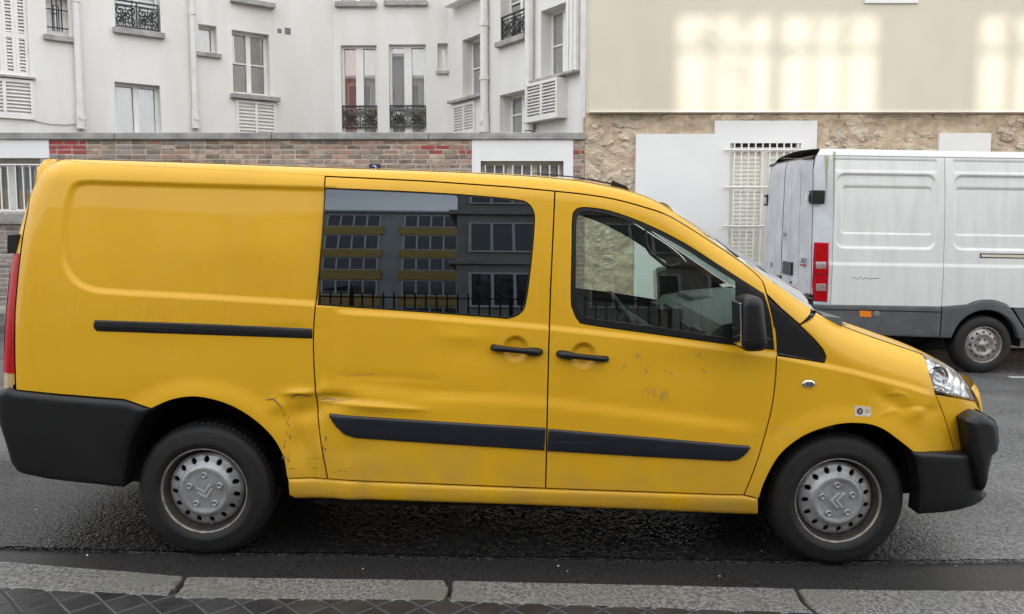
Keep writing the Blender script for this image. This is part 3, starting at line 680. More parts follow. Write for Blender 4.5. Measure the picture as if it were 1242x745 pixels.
vent(990, 1042, 0.98, 0.55, 'scuttle_vent', 'black_trim'); vent(1010, 1060, 0.30, -0.30, 'scuttle_vent', 'black_trim'); vent(990, 1042, -0.98, -0.55, 'scuttle_vent', 'black_trim')
wp = MB(); a = bonnet_pt(1000, 0.62, 0.02); b = bonnet_pt(992, 0.2, 0.04); wp.tube([a, a + Vector((-0.01, 0, 0.03)), (a + b) / 2 + Vector((-0.03, 0, 0.035)), b + Vector((-0.08, 0, 0.05))], [0.014, 0.012, 0.007, 0.005], 8)
wp.tube([a + Vector((-0.02, -0.12, 0.03)), a + Vector((-0.03, 0.5, 0.055))], 0.006, 6); wp.tube([a, a + Vector((0.01, 0, 0.035))], 0.02, 10)
wp.build('wiper', 'black_plastic', van)
an = MB(); q0 = Vector((0.72, 0.0, 0)); 
ai = iT(778); ub, wb, _ = T[ai]; bl = 0.055
p0 = Vector((ub + 0.02, 0.0, wb + bl - 0.005)); an.prism([(p0.x - 0.09, p0.z + 0.035), (p0.x - 0.085, p0.z + 0.055), (p0.x + 0.0, p0.z + 0.022), (p0.x + 0.02, p0.z - 0.01), (p0.x - 0.09, p0.z + 0.0)], -0.02, 0.02)
an.tube([(p0.x - 0.07, 0, p0.z + 0.035), (p0.x - 0.3, 0, p0.z + 0.072), (p0.x - 0.55, 0, p0.z + 0.092)], [0.006, 0.004, 0.003], 6)
an.build('aerial', 'black_plastic', van)

# ---- front: fascia, bumper, headlamps
def S_bump(u, w):
    u = np.asarray(u, float); w = np.asarray(w, float)
    v = (Bw(np.maximum(w, 0.30)) + 0.012) * fplan(u, 1.7, 2.66, 4.0)
    q = np.clip((0.36 - w) / 0.22, 0, 1); v = v - 0.05 * q * q
    return v
FB = Side(van, S_bump)
Y.panel('bumper_upper', P([(1135, 479)]) + P(sm([(1135, 479), (1160, 483), (1182, 487)], 3)[1:]) + P([(1190, 502), (1172.5, 510), (1176, 530), (1180, 549), (1157.6, 549), (1156.5, 543), (1146, 506.5)]), YP, res=0.02, gap=0.002)
fb = FB.panel('front_bumper', FB.P([(1104, 547.5), (1130, 548.5), (1180, 549), (1187, 580), (1193, 601), (1199, 598), (1190, 609), (1183, 613), (1165, 619), (1148, 622), (1113, 624.5), (1115, 598), (1113.5, 580), (1111, 561)]), 'black_plastic', off=0.012, flange=0.10, rnd_=0.02, res=0.02)
def S_horn(u, w):
    u = np.asarray(u, float); w = np.asarray(w, float); return (Bw(np.maximum(w, 0.3)) + 0.03) * fplan(u, 1.75, 2.74, 4.5)
HN = Side(van, S_horn)
HN.panel('bumper_horn', HN.P([(1172.5, 510.5), (1182, 506), (1192, 503), (1202, 505.5), (1208.5, 510), (1212, 520), (1213.5, 536), (1211.5, 547), (1205, 553), (1201, 570), (1198, 590), (1192, 599), (1187, 580), (1180, 549)]), 'black_plastic', parent=fb, off=0.01, flange=0.12, rnd_=0.036, res=0.012, gap=0.001)
# fascia across the front
def front_rows(Sf, w0, w1, u_in, uf, name, m, parent=van, nw=10):
    rows = []
    for w in np.linspace(w0, w1, nw):
        v0 = float(Sf(np.array([u_in]), np.array([w]))[0]); row = []
        for t in np.linspace(1, -1, 31):
            row.append(Vector((u_in + (uf - u_in) * (1 - abs(t) ** 2.6), -v0 * t, w)))
        rows.append(row)
    return MB().grid(rows, flip=True).build(name, m, parent, fix=False)
front_rows(S_van, 0.60, T[-1][1], T[-1][0], 2.60, 'grille_panel', YP)
bedge = sorted(FB.P([(1181, 550), (1184, 565), (1187, 580), (1191.5, 599), (1188.5, 607), (1181, 612), (1168, 617)]), key=lambda q: q[1])
MB().grid([[Vector((u + 0.10 * (1 - abs(t) ** 2.2), -(float(S_bump(np.array([u]), np.array([w]))[0]) - 0.004) * t, w)) for t in np.linspace(1, -1, 25)] for u, w in bedge], flip=True).build('bumper_front', 'black_plastic', fb, fix=False)
hedge = sorted(HN.P([(1201, 505.5), (1207.5, 510), (1211, 520), (1212.5, 536), (1210.5, 547), (1204, 553), (1200, 570), (1197.5, 588)], 0.0), key=lambda q: q[1])
MB().grid([[Vector((u + 0.07 * (1 - abs(t) ** 2.2), -(float(S_horn(np.array([u]), np.array([w]))[0]) - 0.004) * t, w)) for t in np.linspace(1, -1, 25)] for u, w in hedge], flip=True).build('bumper_beam', 'black_plastic', fb, fix=False)
hl_px = sm([(1118.5, 429), (1126.7, 451), (1135.5, 477)], 3) + sm([(1160, 482), (1181, 486)], 3)
hl_uw = P(hl_px) + [q for q in Tseg(1119, 1177)][::-1]
hl = Y.panel('headlamp', hl_uw, 'headlamp_glass', off=0.002, flange=0.03, res=0.02, gap=0.002, relief=False)
Y.panel('reflector', inset(densify(hl_uw, 0.03), 0.008), 'lamp_inside', parent=hl, off=-0.035, flange=0.01, res=0.012, gap=0.0, relief=False,
        extra=lambda u, w: 0.018 * np.sin(u * 61 + w * 17) * np.sin(w * 70 - u * 25))
c = P([(1141, 458)])[0]; vv = float(S_van(np.array([c[0]]), np.array([c[1]]))[0])
for sgn in (1, -1):
    m = MB().lathe([(0.003, 0.0), (0.03, -0.012), (0.045, -0.03), (0.050, -0.045), (0.054, -0.046)], 24)
    m.build('lamp_bowl', 'chrome', hl if sgn > 0 else Y.twin[hl.name], Matrix.Translation((c[0] - 0.01, -sgn * (vv - 0.055), c[1])) @ (Matrix.Identity(4) if sgn > 0 else Matrix.Rotation(math.pi, 4, 'Z')))

# ---- rear: tailgate, lamps, bumper
rows = []
wl = np.linspace(0.85, float(T[0][1]) - 0.001, 26); SRW = sorted([q[::-1] for q in P(seam_rear)])
for w in wl:
    us = float(np.interp(w, [q[0] for q in SRW], [q[1] for q in SRW])) - 0.006; ur = float(u_rear(w)); row = []
    for t in np.linspace(0, 1, 7):
        u = us + (ur - us) * t; row.append((u, -float(S_van(np.array([u]), np.array([w]))[0]), w))
    v0 = -row[-1][1]
    for t in np.linspace(0.92, 0, 6): row.append((ur - 0.04 * (1 - t * t), -v0 * t, w))
    rows.append(row + [(p[0], -p[1], p[2]) for p in row[::-1][1:]])
tg = MB().grid(rows).build('tailgate', YP, van, fix=False)
hinge_px = [(15, 285.5), (28.5, 284), (25, 306), (15, 307)]
def lamp_strip(py0, py1, f0, f1, name, m, sgn, d, parent, n=12):
    """Strip wrapped round the rear corner; f runs from the side seam (0) to the back (1)."""
    rows = []
    for py in np.linspace(py0, py1, n):
        w = Y.at_v(14, py, 0.85)[1]; us = float(np.interp(w, [q[0] for q in SRW], [q[1] for q in SRW])) - 0.004; ur = float(u_rear(w)) - 0.004; row = []
        for f in np.linspace(f0, f1, 8):
            if f <= 1: u = us + (ur - us) * f; v = float(S_van(np.array([u]), np.array([w]))[0]) + d * (0.25 + 0.75 * f); u -= d * f
            else: u = ur - d - 0.012 * (f - 1); v = float(S_van(np.array([ur]), np.array([w]))[0]) + d - 0.16 * (f - 1)
            row.append((u, -sgn * v, w))
        rows.append(row)
    return MB().grid(rows).build(name, m, parent, fix=False)
for sgn in (1, -1):
    L0 = lamp_strip(307, 449, 0.0, 1.5, 'tail_lamp', 'red_lens', sgn, 0.005, van)
    lamp_strip(332, 424, 0.72, 1.1, 'reversing_lens', 'clear_lens_strip', sgn, 0.007, L0)
    lamp_strip(449.5, 469, 0.1, 2.0, 'indicator_lens', 'amber_pale', sgn, 0.004, L0)
    hb = [Y.at_v(px, py, 0.83) for px, py in hinge_px]
    MB().prism(hb, -sgn * 0.87, -sgn * 0.76).build('tailgate_hinge', 'black_plastic', tg)
def S_rb(u, w):
    u = np.asarray(u, float); w = np.asarray(w, float)
    v = Bw(np.maximum(w, 0.42)) + 0.006 - 0.03 * np.clip((0.45 - w) / 0.2, 0, 1) ** 2
    q = np.clip((-2.57 + 0.12 - u + 0.10 * np.clip((0.60 - w) / 0.3, 0, 1)) / 0.16, 0, 1); return v - 0.14 * (1 - np.sqrt(np.maximum(0, 1 - q * q)))
RB = Side(van, S_rb)
rb_uw = RB.P([(-4, 475), (9, 470), (19.3, 473.5), (72.5, 479.2), (150, 485.3), (186, 495.5)]) + RB.P(sm([(186, 495.5), (169, 515), (156, 544), (150, 580), (149.8, 592)], 4)[1:]) + RB.P([(100, 587), (60, 582.5), (30, 576.5), (20, 572), (13, 562), (4, 532), (-3, 510), (-5, 490)])
rb = RB.panel('rear_bumper', rb_uw, 'black_plastic', off=0.012, flange=0.08, rnd_=0.03, res=0.02, gap=0.001)
front_rows(lambda u, w: np.array([0.80]), 0.42, 0.86, -2.52, -2.62, 'bumper_back', 'black_plastic', rb, 8)

MB().box(-2.45, -2.0, -0.80, 0.80, 0.40, 0.84).build('rear_crossmember', 'dark_void', van)
# ---- wheels
def cover_mesh(n_hole=15):
    Rr = 0.184; th = [2 * math.pi * k / 64 for k in range(64)]
    outer = [(Rr * math.cos(a), Rr * math.sin(a)) for a in th]; holes = []
    for k in range(n_hole):
        a = 2 * math.pi * (k + 0.5) / n_hole; hole = []
        for j in range(14):
            b = 2 * math.pi * j / 14; rr = 0.153 + 0.0165 * math.cos(b); tt = 0.0135 * math.sin(b)
            hole.append((rr * math.cos(a) - tt * math.sin(a), rr * math.sin(a) + tt * math.cos(a)))
        holes.append(hole)
    V, F, L = fill(outer, holes, 0.013)
    r = np.hypot(V[:, 0], V[:, 1])
    h = np.interp(r, [0, 0.05, 0.053, 0.058, 0.098, 0.104, 0.112, 0.118, 0.130, 0.140, 0.172, 0.182], [0.053, 0.052, 0.046, 0.050, 0.049, 0.052, 0.060, 0.056, 0.040, 0.034, 0.024, 0.010])
    me = MB(); me.add([(V[i, 0], -h[i], V[i, 1]) for i in range(len(V))], F, True)
    for lp in L[1:] + L[:1]:
        b = len(me.v); k = len(lp)
        me.add([(V[i, 0], -h[i], V[i, 1]) for i in lp] + [(V[i, 0] * 0.995, -h[i] + 0.012, V[i, 1] * 0.995) for i in lp], [(i, k + i, k + (i + 1) % k, (i + 1) % k) for i in range(k)])
    return me
def tyre_mesh():
    prof = [(0.205, 0.02), (0.212, -0.004), (0.222, -0.014), (0.240, -0.020), (0.246, -0.0215), (0.252, -0.020), (0.275, -0.019), (0.296, -0.013), (0.300, -0.012), (0.304, -0.010), (0.318, 0.000), (0.327, 0.014), (0.331, 0.030), (0.333, 0.06), (0.333, 0.14), (0.327, 0.19), (0.30, 0.215), (0.21, 0.20)]
    m = MB().lathe(prof, 72); n = 66
    for k in range(n):          # shoulder tread blocks
        a = 2 * math.pi * k / n; c, s = math.cos(a), math.sin(a); w = 0.010
        vs = []
        for (r, y) in [(0.317, 0.006), (0.336, 0.030), (0.336, 0.075), (0.322, 0.075)]:
            for q in (-w, w): vs.append((r * c - q * s, y, r * s + q * c))
        m.add(vs, [(0, 1, 3, 2), (2, 3, 5, 4), (0, 2, 4, 6), (1, 7, 5, 3), (4, 5, 7, 6)])
    return m.mesh('tyre', True)
ty = tyre_mesh(); cov = cover_mesh().mesh('wheel_cover', False)
rim = MB().lathe([(0.212, 0.012), (0.214, 0.0), (0.209, -0.004), (0.204, 0.004), (0.200, 0.03), (0.188, 0.045), (0.186, 0.09), (0.12, 0.10), (0.0, 0.10)], 56).mesh('rim', False)
lip = MB().lathe([(0.2155, 0.004), (0.2150, -0.006), (0.2105, -0.0085), (0.2060, -0.003), (0.2035, 0.008)], 56).mesh('rim_lip', False)
bolt = MB().lathe([(0.0005, -0.003), (0.009, -0.003), (0.010, -0.009), (0.0145, -0.009), (0.017, 0.002)], 18).mesh('bolt_cap', False)
def chevron_mesh():
    m = MB()
    for oz in (0.0, 0.026):
        pts = [(-0.038, -0.020), (0.0, 0.012), (0.038, -0.020), (0.038, -0.007), (0.0, 0.026), (-0.038, -0.007)]
        poly = [(x, z + oz - 0.014) for x, z in pts]; vs = [(x, 0.0, z) for x, z in poly] + [(x * 0.93, -0.005, z) for x, z in poly]
        m.add(vs, [(6, 7, 10, 11), (7, 8, 9, 10)] + [(i, (i + 1) % 6, 6 + (i + 1) % 6, 6 + i) for i in range(6)])
    return m.mesh('emblem', True)
chev = chevron_mesh()
def van_wheel(c, sgn, spin, emb):
    wh = empty('wheel', (c[0], -sgn * 0.90, c[1]), (0, 0, 0 if sgn > 0 else math.pi), van)
    Rm = Matrix.Rotation(spin, 4, 'Y')
    link('tyre', ty, 'tyre_rubber', wh); link('rim', rim, 'steel_rim', wh); link('rim_lip', lip, 'rim_lip', wh)
    link('wheel_cover', cov, 'silver_cover', wh, Matrix.Translation((0, 0.052, 0)) @ Rm)
    for k in range(5):
        a = 2 * math.pi * k / 5 + spin; link('bolt_cap', bolt, 'silver_cover', wh, Matrix.Translation((0.078 * math.cos(a), 0.002, 0.078 * math.sin(a))))
    link('emblem', chev, 'silver_bright', wh, Matrix.Translation((0, 0.0005, 0)) @ Matrix.Rotation(emb, 4, 'Y'))
    # dark wheel house
    m = MB(); rows = [[(0.455 * math.cos(a), y, 0.455 * math.sin(a) + 0.02) for y in (0.0, 0.20, 0.42)] for a in np.linspace(-0.02, math.pi + 0.02, 24)]
    m.grid(rows); m.add([(0, 0.42, 0)] + [r[2] for r in rows], [(0, i, i + 1) for i in range(1, 24)])
    m.build('wheel_house', 'dark_void', van, Matrix.Translation((c[0], -sgn * 0.90, c[1])) @ Matrix.Rotation(0 if sgn > 0 else math.pi, 4, 'Z'), fix=False)
for sgn in (1, -1):
    van_wheel(WR, sgn, R(20), R(165)); van_wheel(WF, sgn, R(-50), R(-90))

# ---- underside, cabin
m = MB().box(-2.05, 2.3, -0.70, 0.70, 0.30, 0.42).box(-1.0, 1.1, -0.82, 0.82, 0.24, 0.42).box(-1.65, -1.38, -0.6, 0.6, 0.22, 0.34); m.build('underbody', 'dark_void', van)
dash = [(1.62, 1.22), (1.42, 1.235), (1.22, 1.215), (1.02, 1.175), (0.95, 1.11), (0.97, 0.95), (1.06, 0.7), (1.12, 0.45), (1.6, 0.45)]
MB().prism(dash, -0.80, 0.80).build('dashboard', 'grey_cabin_light', van)
m = MB().box(0.90, 0.975, -0.14, 0.14, 0.80, 1.19, 0.02).box(0.925, 0.96, 0.56, 0.74, 1.02, 1.14, 0.01).box(0.925, 0.96, -0.74, -0.56, 1.02, 1.14, 0.01).box(1.08, 1.25, 0.24, 0.62, 1.15, 1.225, 0.03)
m.build('instrument_pod', 'grey_cabin', van)
m = MB(); cc = Vector((0.72, 0.40, 1.06)); tl = R(35)
ringp = [cc + Vector((-math.sin(tl) * 0.19 * math.sin(a), 0.19 * math.cos(a), math.cos(tl) * 0.19 * math.sin(a))) for a in np.linspace(0, 2 * math.pi, 28, endpoint=False)]
m.tube(ringp, 0.016, 8, closed=True)
for a in (0.0, math.pi, 1.5 * math.pi): m.tube([cc + Vector((0.02, 0, 0)), cc + Vector((-math.sin(tl) * 0.19 * math.sin(a), 0.19 * math.cos(a), math.cos(tl) * 0.19 * math.sin(a)))], 0.018, 6)
m.tube([cc + Vector((-0.02, 0, 0.02)), cc + Vector((0.25, 0, -0.15))], 0.04, 8); m.build('steering_wheel', 'grey_cabin', van)
for yy in (-0.42, 0.42):
    m = MB().box(-0.32, 0.22, yy - 0.26, yy + 0.26, 0.62, 0.80, 0.05)
    bk = MB().box(-0.09, 0.09, yy - 0.25, yy + 0.25, 0.0, 0.66, 0.05).xf(Matrix.Translation((-0.34, 0, 0.74)) @ Matrix.Rotation(R(-14), 4, 'Y')); m.add(bk.v, bk.f)
    hd = MB().box(-0.05, 0.05, yy - 0.13, yy + 0.13, 0.70, 0.88, 0.04).xf(Matrix.Translation((-0.34, 0, 0.74)) @ Matrix.Rotation(R(-14), 4, 'Y')); m.add(hd.v, hd.f)
    m.build('seat', 'seat_cloth', van)
MB().box(-0.80, -0.76, -0.74, 0.74, 0.42, 1.78).build('bulkhead', 'grey_cabin', van)
m = MB()
for v_ in (-0.755,):
    hp = [Y.at_v(px, py, v_) for px, py in [(782, 279), (783, 297), (789, 307), (806, 321), (815, 324), (824, 320)]]
    m.tube([(u, -v_, w) for u, w in hp], 0.014, 8)
m.build('grab_handle', 'black_trim', van)
# inner door trims
for sgn in (1, -1):
    fr = P([(676, 398), (700, 402), (890, 424), (936, 430), (930, 500), (900, 590), (665, 585)])
    rows = MB(); k = len(fr); rows.add([(u, -sgn * (float(S_van(np.array([u]), np.array([w]))[0]) - 0.085), w) for u, w in fr], [tuple(range(k))]); rows.build('door_trim', 'grey_cabin', van, fix=False)
# ---- mirrors
for sgn in (1, -1):
    c0 = Y.at_v(910, 391, 1.08)
    m = MB(); bm = bmesh.new(); bmesh.ops.create_cube(bm, size=1)
    for v in bm.verts:
        k = 1.0 if v.co.z > 0 else 1.06
        v.co = Vector((v.co.x * (0.118 if v.co.z < 0 else 0.098) * k - (0.006 if v.co.z > 0 else 0) , v.co.y * 0.185, v.co.z * 0.255))
    bmesh.ops.bevel(bm, geom=bm.edges[:], offset=0.045, segments=5, affect='EDGES', profile=0.55); bm.verts.index_update()
    m.add([v.co[:] for v in bm.verts], [[v.index for v in f.verts] for f in bm.faces], True); bm.free()
    mr = m.build('door_mirror', 'black_plastic', van, Matrix.Translation((c0[0], -sgn * 1.08, c0[1])) @ Matrix.Rotation(R(-4), 4, 'Y'))
    g = MB().box(-0.066, -0.058, -0.07, 0.07, -0.10, 0.10, 0.003); g.build('mirror_glass', 'chrome', mr)
    ar = MB().tube([(0.02, sgn * 0.08, -0.05), (0.03, sgn * 0.2, -0.09)], [0.035, 0.04], 10); ar.build('mirror_arm', 'black_plastic', mr)
    MB().box(-0.061, 0.066, -0.0945, 0.0945, -0.0715, -0.0685, 0).build('mirror_seam', 'dark_void', mr)
# ---- side repeater, stickers, scratches
def oval(px, py, rx, ry, n=20): return P([(px + rx * math.cos(2 * math.pi * k / n), py + ry * math.sin(2 * math.pi * k / n)) for k in range(n)])
rp = Y.panel('side_repeater', oval(979.5, 465, 8.0, 4.8), 'chrome', parent=fender, off=0.007, flange=0.012, rnd_=0.007, res=0.008, gap=0)
Y.panel('repeater_lens', oval(979.5, 465, 5.6, 3.0), 'lamp_inside', parent=fender, off=0.010, flange=0.004, res=0.008, gap=0, mirror=False)
for k in range(3): Y.panel('repeater_rib', P([(976 + k * 3, 463), (977.2 + k * 3, 463), (978.5 + k * 3, 467), (977.3 + k * 3, 467)]), 'dark_void', parent=fender, off=0.0115, flange=0.002, res=0.01, gap=0, mirror=False)
Y.panel('sticker', P([(1035, 491.5), (1054.5, 492.5), (1054.5, 504.5), (1035, 503.5)]), 'sticker_paper', parent=fender, off=0.0015, flange=0.001, res=0.02, gap=0, mirror=False)
Y.panel('sticker_print', oval(1041.5, 497.8, 3.5, 4.2), 'sticker_ink', parent=fender, off=0.0025, flange=0.0008, res=0.01, gap=0, mirror=False)
Y.panel('sticker_print', P([(1037.3, 495.5), (1038.2, 495.5), (1038.2, 501), (1037.3, 501)]), 'sticker_ink', parent=fender, off=0.0025, flange=0.0008, res=0.01, gap=0, mirror=False)
Y.panel('sticker_print', P([(1041, 496), (1041.9, 496), (1041.9, 499.6), (1041, 499.6)]), 'sticker_paper', parent=fender, off=0.0035, flange=0.0005, res=0.01, gap=0, mirror=False)
for yy in (496.3, 498.6): Y.panel('sticker_print', P([(1047, yy), (1052.5, yy + 0.3), (1052.5, yy + 1.1), (1047, yy + 0.8)]), 'scratch_grey', parent=fender, off=0.0025, flange=0.0008, res=0.01, gap=0, mirror=False)
gh = [(937, 518), (959, 520), (959, 529), (937, 527)]
for i in range(4):
    a, b = np.array(gh[i]), np.array(gh[(i + 1) % 4]); d = (b - a) / np.hypot(*(b - a)); n = np.array([-d[1], d[0]]) * 0.35
    Y.panel('sticker_residue', P([a - n, b - n, b + n, a + n]), 'sticker_ghost', parent=fender, off=0.001, flange=0.0005, res=0.02, gap=0, mirror=False)
def scratches(parent, lines, m, name='scratches'):
    mb = MB()
    for width, pts in lines:
        q = P(sm(pts, 3) if len(pts) > 2 else pts); k = len(q); vs = []
        for i, (u, w) in enumerate(q):
            a, b = q[max(0, i - 1)], q[min(k - 1, i + 1)]; e = np.array([b[0] - a[0], b[1] - a[1]]); e /= max(np.hypot(*e), 1e-9); n = np.array([-e[1], e[0]]) * width * (0.2 + 0.8 * math.sin(math.pi * (i + 0.5) / k)) * 0.36
            for s_ in (-1, 1):
                uu, ww = u + n[0] * s_, w + n[1] * s_; v = float(Y.full(np.array([uu]), np.array([ww]))[0]) + 0.0012; vs.append((uu, -v, ww))
        mb.add(vs, [(2 * i, 2 * i + 1, 2 * i + 3, 2 * i + 2) for i in range(k - 1)])
    o = mb.build(name, m, parent, fix=False); o['kind'] = 'stuff'; return o
rs = random.Random(3)
ln = [(0.008, [(322, 485), (330, 484), (336, 487), (341, 494)]), (0.005, [(325, 486), (336, 482)]), (0.007, [(353, 483), (356, 479.5), (366, 478.5), (375, 481)]), (0.004, [(354, 484), (358, 481)])]
for k in range(15): x = rs.uniform(344, 352); y = rs.uniform(502, 560); ln.append((rs.uniform(0.003, 0.007), [(x, y), (x + rs.uniform(-2, 3), y + rs.uniform(1, 5))]))
for k in range(8): x = rs.uniform(350, 395); y = rs.uniform(552, 577); ln.append((rs.uniform(0.003, 0.005), [(x, y), (x + rs.uniform(2, 9), y + rs.uniform(-1, 2))]))
ln += [(0.004, [(358, 589), (368, 600)]), (0.004, [(360, 478), (377, 480)])]
scratches(quarter, ln, 'scratch_dark')
ln = []
for k in range(10): x = rs.uniform(391, 397); y = rs.uniform(528, 560); ln.append((rs.uniform(0.003, 0.007), [(x, y), (x + rs.uniform(-1, 3), y + rs.uniform(1, 4))]))
ln += [(0.004, [(411, 569), (416, 570)]), (0.004, [(418, 569.5), (421, 570.5)]), (0.003, [(404, 572), (409, 573)])]
scratches(sdoor, ln, 'scratch_dark')
ln = [(0.006, [(386, 485.5), (396, 484), (408, 485)]), (0.003, [(386, 488), (400, 487), (424, 484.5)]), (0.003, [(420, 456), (455, 453.5)]), (0.004, [(388, 489), (404, 491)]), (0.003, [(392, 482), (430, 483.5)])]
scratches(sdoor, ln, 'scratch_grey')
ln = []
for (cx, cy, n, sp) in [(790, 473, 16, 6), (806, 478, 20, 6), (773, 430, 5, 4), (782, 449, 4, 4), (812, 452, 4, 4), (847, 429, 4, 3), (853, 449, 4, 3), (826, 430, 2, 3)]:
    for k in range(n):
        x = cx + rs.gauss(0, sp * 0.7); y = cy + rs.gauss(0, sp * 0.55); ln += [(rs.uniform(0.004, 0.014), [(x + a_, y + b_), (x + a_ + rs.uniform(-1.2, 1.2), y + b_ + rs.uniform(0.6, 1.8))]) for a_, b_ in [(rs.gauss(0, 2), rs.gauss(0, 1.5)) for _ in range(2)]]
scratches(fdoor, ln, 'scratch_pale')
scratches(fdoor, [(0.004, [(753, 449), (759, 440)]), (0.006, [(771, 429), (776, 431)]), (0.005, [(846, 429), (849, 430)]), (0.004, [(781, 447), (784, 452)])], 'scratch_grey')
# ================================================================== street
def sheet(name, pts, m, h, kind='structure', th=0.0, parent=None):
    """Flat sheet on the sloping street; pts are (x, y)."""
    n = len(pts); mb = MB(); mb.add([(x, y, ground(x) + h) for x, y in pts], [tuple(range(n))])
    if th:
        mb.add([(x, y, ground(x) + h) for x, y in pts] + [(x, y, ground(x) + h - th) for x, y in pts], [(i, n + i, n + (i + 1) % n, (i + 1) % n) for i in range(n)])
    o = mb.build(name, m, parent)
    if kind and not parent: o['kind'] = kind
    return o
sheet('ground', [(-120, -120), (120, -120), (120, 120), (-120, 120)], 'ground_grey', -0.05)
edge = [at_ground(px, py) for px, py in [(-60, 660), (0, 664), (120, 668), (250, 671), (420, 672), (560, 676), (700, 677), (840, 680), (1000, 681.5), (1120, 681), (1242, 680), (1320, 680)]]
edge = [(p.x, p.y) for p in edge]
ed = []
for (x0, y0), (x1, y1) in zip(edge[:-1], edge[1:]):
    for k in range(12): ed.append((x0 + (x1 - x0) * k / 12, y0 + (y1 - y0) * k / 12 + rnd.uniform(-0.006, 0.006)))
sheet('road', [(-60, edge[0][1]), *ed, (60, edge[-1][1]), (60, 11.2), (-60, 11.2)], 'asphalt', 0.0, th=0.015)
def grain():
    # coarse aggregate of the road surface near the camera: real relief, past counting
    st = 0.0095; xs_ = np.arange(-3.6, 4.4, st); ys_ = np.arange(3.96, 7.4, st); g = np.random.default_rng(5)
    XX, YY = np.meshgrid(xs_, ys_); XX = XX + g.uniform(-0.3, 0.3, XX.shape) * st; YY = YY + g.uniform(-0.3, 0.3, YY.shape) * st
    h = g.uniform(-1, 1, XX.shape); h = 0.55 * h + 0.45 * (np.roll(h, 1, 0) + np.roll(h, 1, 1)) / 2
    ey = np.interp(XX, [p[0] for p in edge], [p[1] for p in edge])
    fade = np.clip((7.4 - YY) / 1.2, 0, 1) * np.clip((4.3 - XX) / 0.5, 0, 1) * np.clip((XX + 3.6) / 0.4, 0, 1)
    ZZ = -SLOPE * XX + 0.0045 + h * 0.0042 * (0.25 + 0.75 * fade)
    ny, nx = XX.shape; co = np.stack([XX, YY, ZZ], -1).reshape(-1, 3).astype(np.float32)
    i = (np.arange(ny - 1)[:, None] * nx + np.arange(nx - 1)[None, :]); keep = (YY[:-1, :-1] > ey[:-1, :-1] + 0.004); i = i[keep]
    q = np.stack([i, i + 1, i + nx + 1, i + nx], -1).astype(np.int32)
    me = bpy.data.meshes.new('asphalt_grain'); me.vertices.add(len(co)); me.vertices.foreach_set('co', co.ravel()); me.loops.add(q.size); me.loops.foreach_set('vertex_index', q.ravel())
    me.polygons.add(len(q)); me.polygons.foreach_set('loop_start', np.arange(0, q.size, 4, dtype=np.int32)); me.update(calc_edges=True)
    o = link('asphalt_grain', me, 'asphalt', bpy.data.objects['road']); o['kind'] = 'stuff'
grain()
sheet('gutter', [(-60, 3.3), (60, 3.3), (60, 4.4), (-60, 4.4)], 'gutter_asphalt', -0.012)
kerb = empty('kerb', (0, 3.5, 0)); kerb['kind'] = 'structure'
KH = 0.055
stones = [[(-420, 655), (-230, 669), (-230, 697), (-420, 684)], [(-228, 669.5), (-4, 680), (-4, 711.5), (-228, 697)], [(-2, 680), (100, 688), (222, 698), (216, 706), (205, 723.5), (90, 717), (-2, 712)],
          [(226, 699), (400, 701), (540, 703), (545, 712), (539, 728), (360, 727), (209, 724.5), (222, 708)], [(548, 703.5), (760, 708), (964, 713), (972, 728), (988, 743.5), (760, 736), (543, 729), (549, 713)],
          [(968, 713.5), (1100, 715), (1248, 716), (1258, 748), (1120, 747), (992, 744), (976, 728)], [(1251, 716), (1500, 716), (1540, 748), (1262, 748)], [(1503, 716), (1760, 716), (1830, 748), (1543, 748)]]
for i, s_ in enumerate(stones):
    q = [at_ground(px, py, KH) for px, py in s_]; q = [(p.x, p.y) for p in q]
    q = densify(q, 0.06); q = inset(q, 0.002) + np.array([[rnd.uniform(-0.003, 0.003), rnd.uniform(-0.003, 0.003)] for _ in q])
    qi = inset(q, 0.008); n = len(q); mb = MB()
    z = lambda p, h: (p[0], p[1], ground(p[0]) + h)
    mb.add([z(p, KH) for p in qi], [tuple(range(n))]); mb.add([z(p, KH) for p in qi] + [z(p, KH - 0.008) for p in q] + [z(p, KH - 0.16) for p in q], [(i_, (i_ + 1) % n, n + (i_ + 1) % n, n + i_) for i_ in range(n)] + [(n + i_, n + (i_ + 1) % n, 2 * n + (i_ + 1) % n, 2 * n + i_) for i_ in range(n)])
    mb.build('kerb_stone', 'kerb_granite', kerb, Matrix.Identity(4), world=True)
sheet('kerb_bed', [(-8, 3.32), (8, 3.32), (8, 3.55), (-8, 3.55)], 'gutter_asphalt', 0.015, parent=None)
# pavement of small diagonal setts on the camera's side
inner = sorted([(at_ground(px, py, KH).x, at_ground(px, py, KH).y) for px, py in [(-420, 684), (-228, 697), (-4, 711.5), (205, 724), (540, 728.5), (990, 744), (1258, 748), (1830, 748)]])
def y_in(x): return float(np.interp(x, [p[0] for p in inner], [p[1] for p in inner])) - 0.006
xs = np.linspace(-8, 8, 60)
pav = sheet('pavement', [(-60, -3.0), (60, -3.0), (60, 3.3)] + [(8.0, y_in(8))] + [(float(x), y_in(float(x))) for x in xs[::-1]] + [(-60, 3.3)], 'paver_joint', KH - 0.007)
WM[pav.name] = Matrix.Identity(4)
sd = 0.135
sett = MB(); h_ = sd / 2 - 0.0025; sett.add([(-h_, -h_, -0.006), (h_, -h_, -0.006), (h_, h_, -0.006), (-h_, h_, -0.006), (-h_ + 0.006, -h_ + 0.006, 0), (h_ - 0.006, -h_ + 0.006, 0), (h_ - 0.006, h_ - 0.006, 0), (-h_ + 0.006, h_ - 0.006, 0)], [(4, 5, 6, 7), (0, 1, 5, 4), (1, 2, 6, 5), (2, 3, 7, 6), (3, 0, 4, 7)])
sme = sett.mesh('paver'); dg = sd * math.sqrt(2)
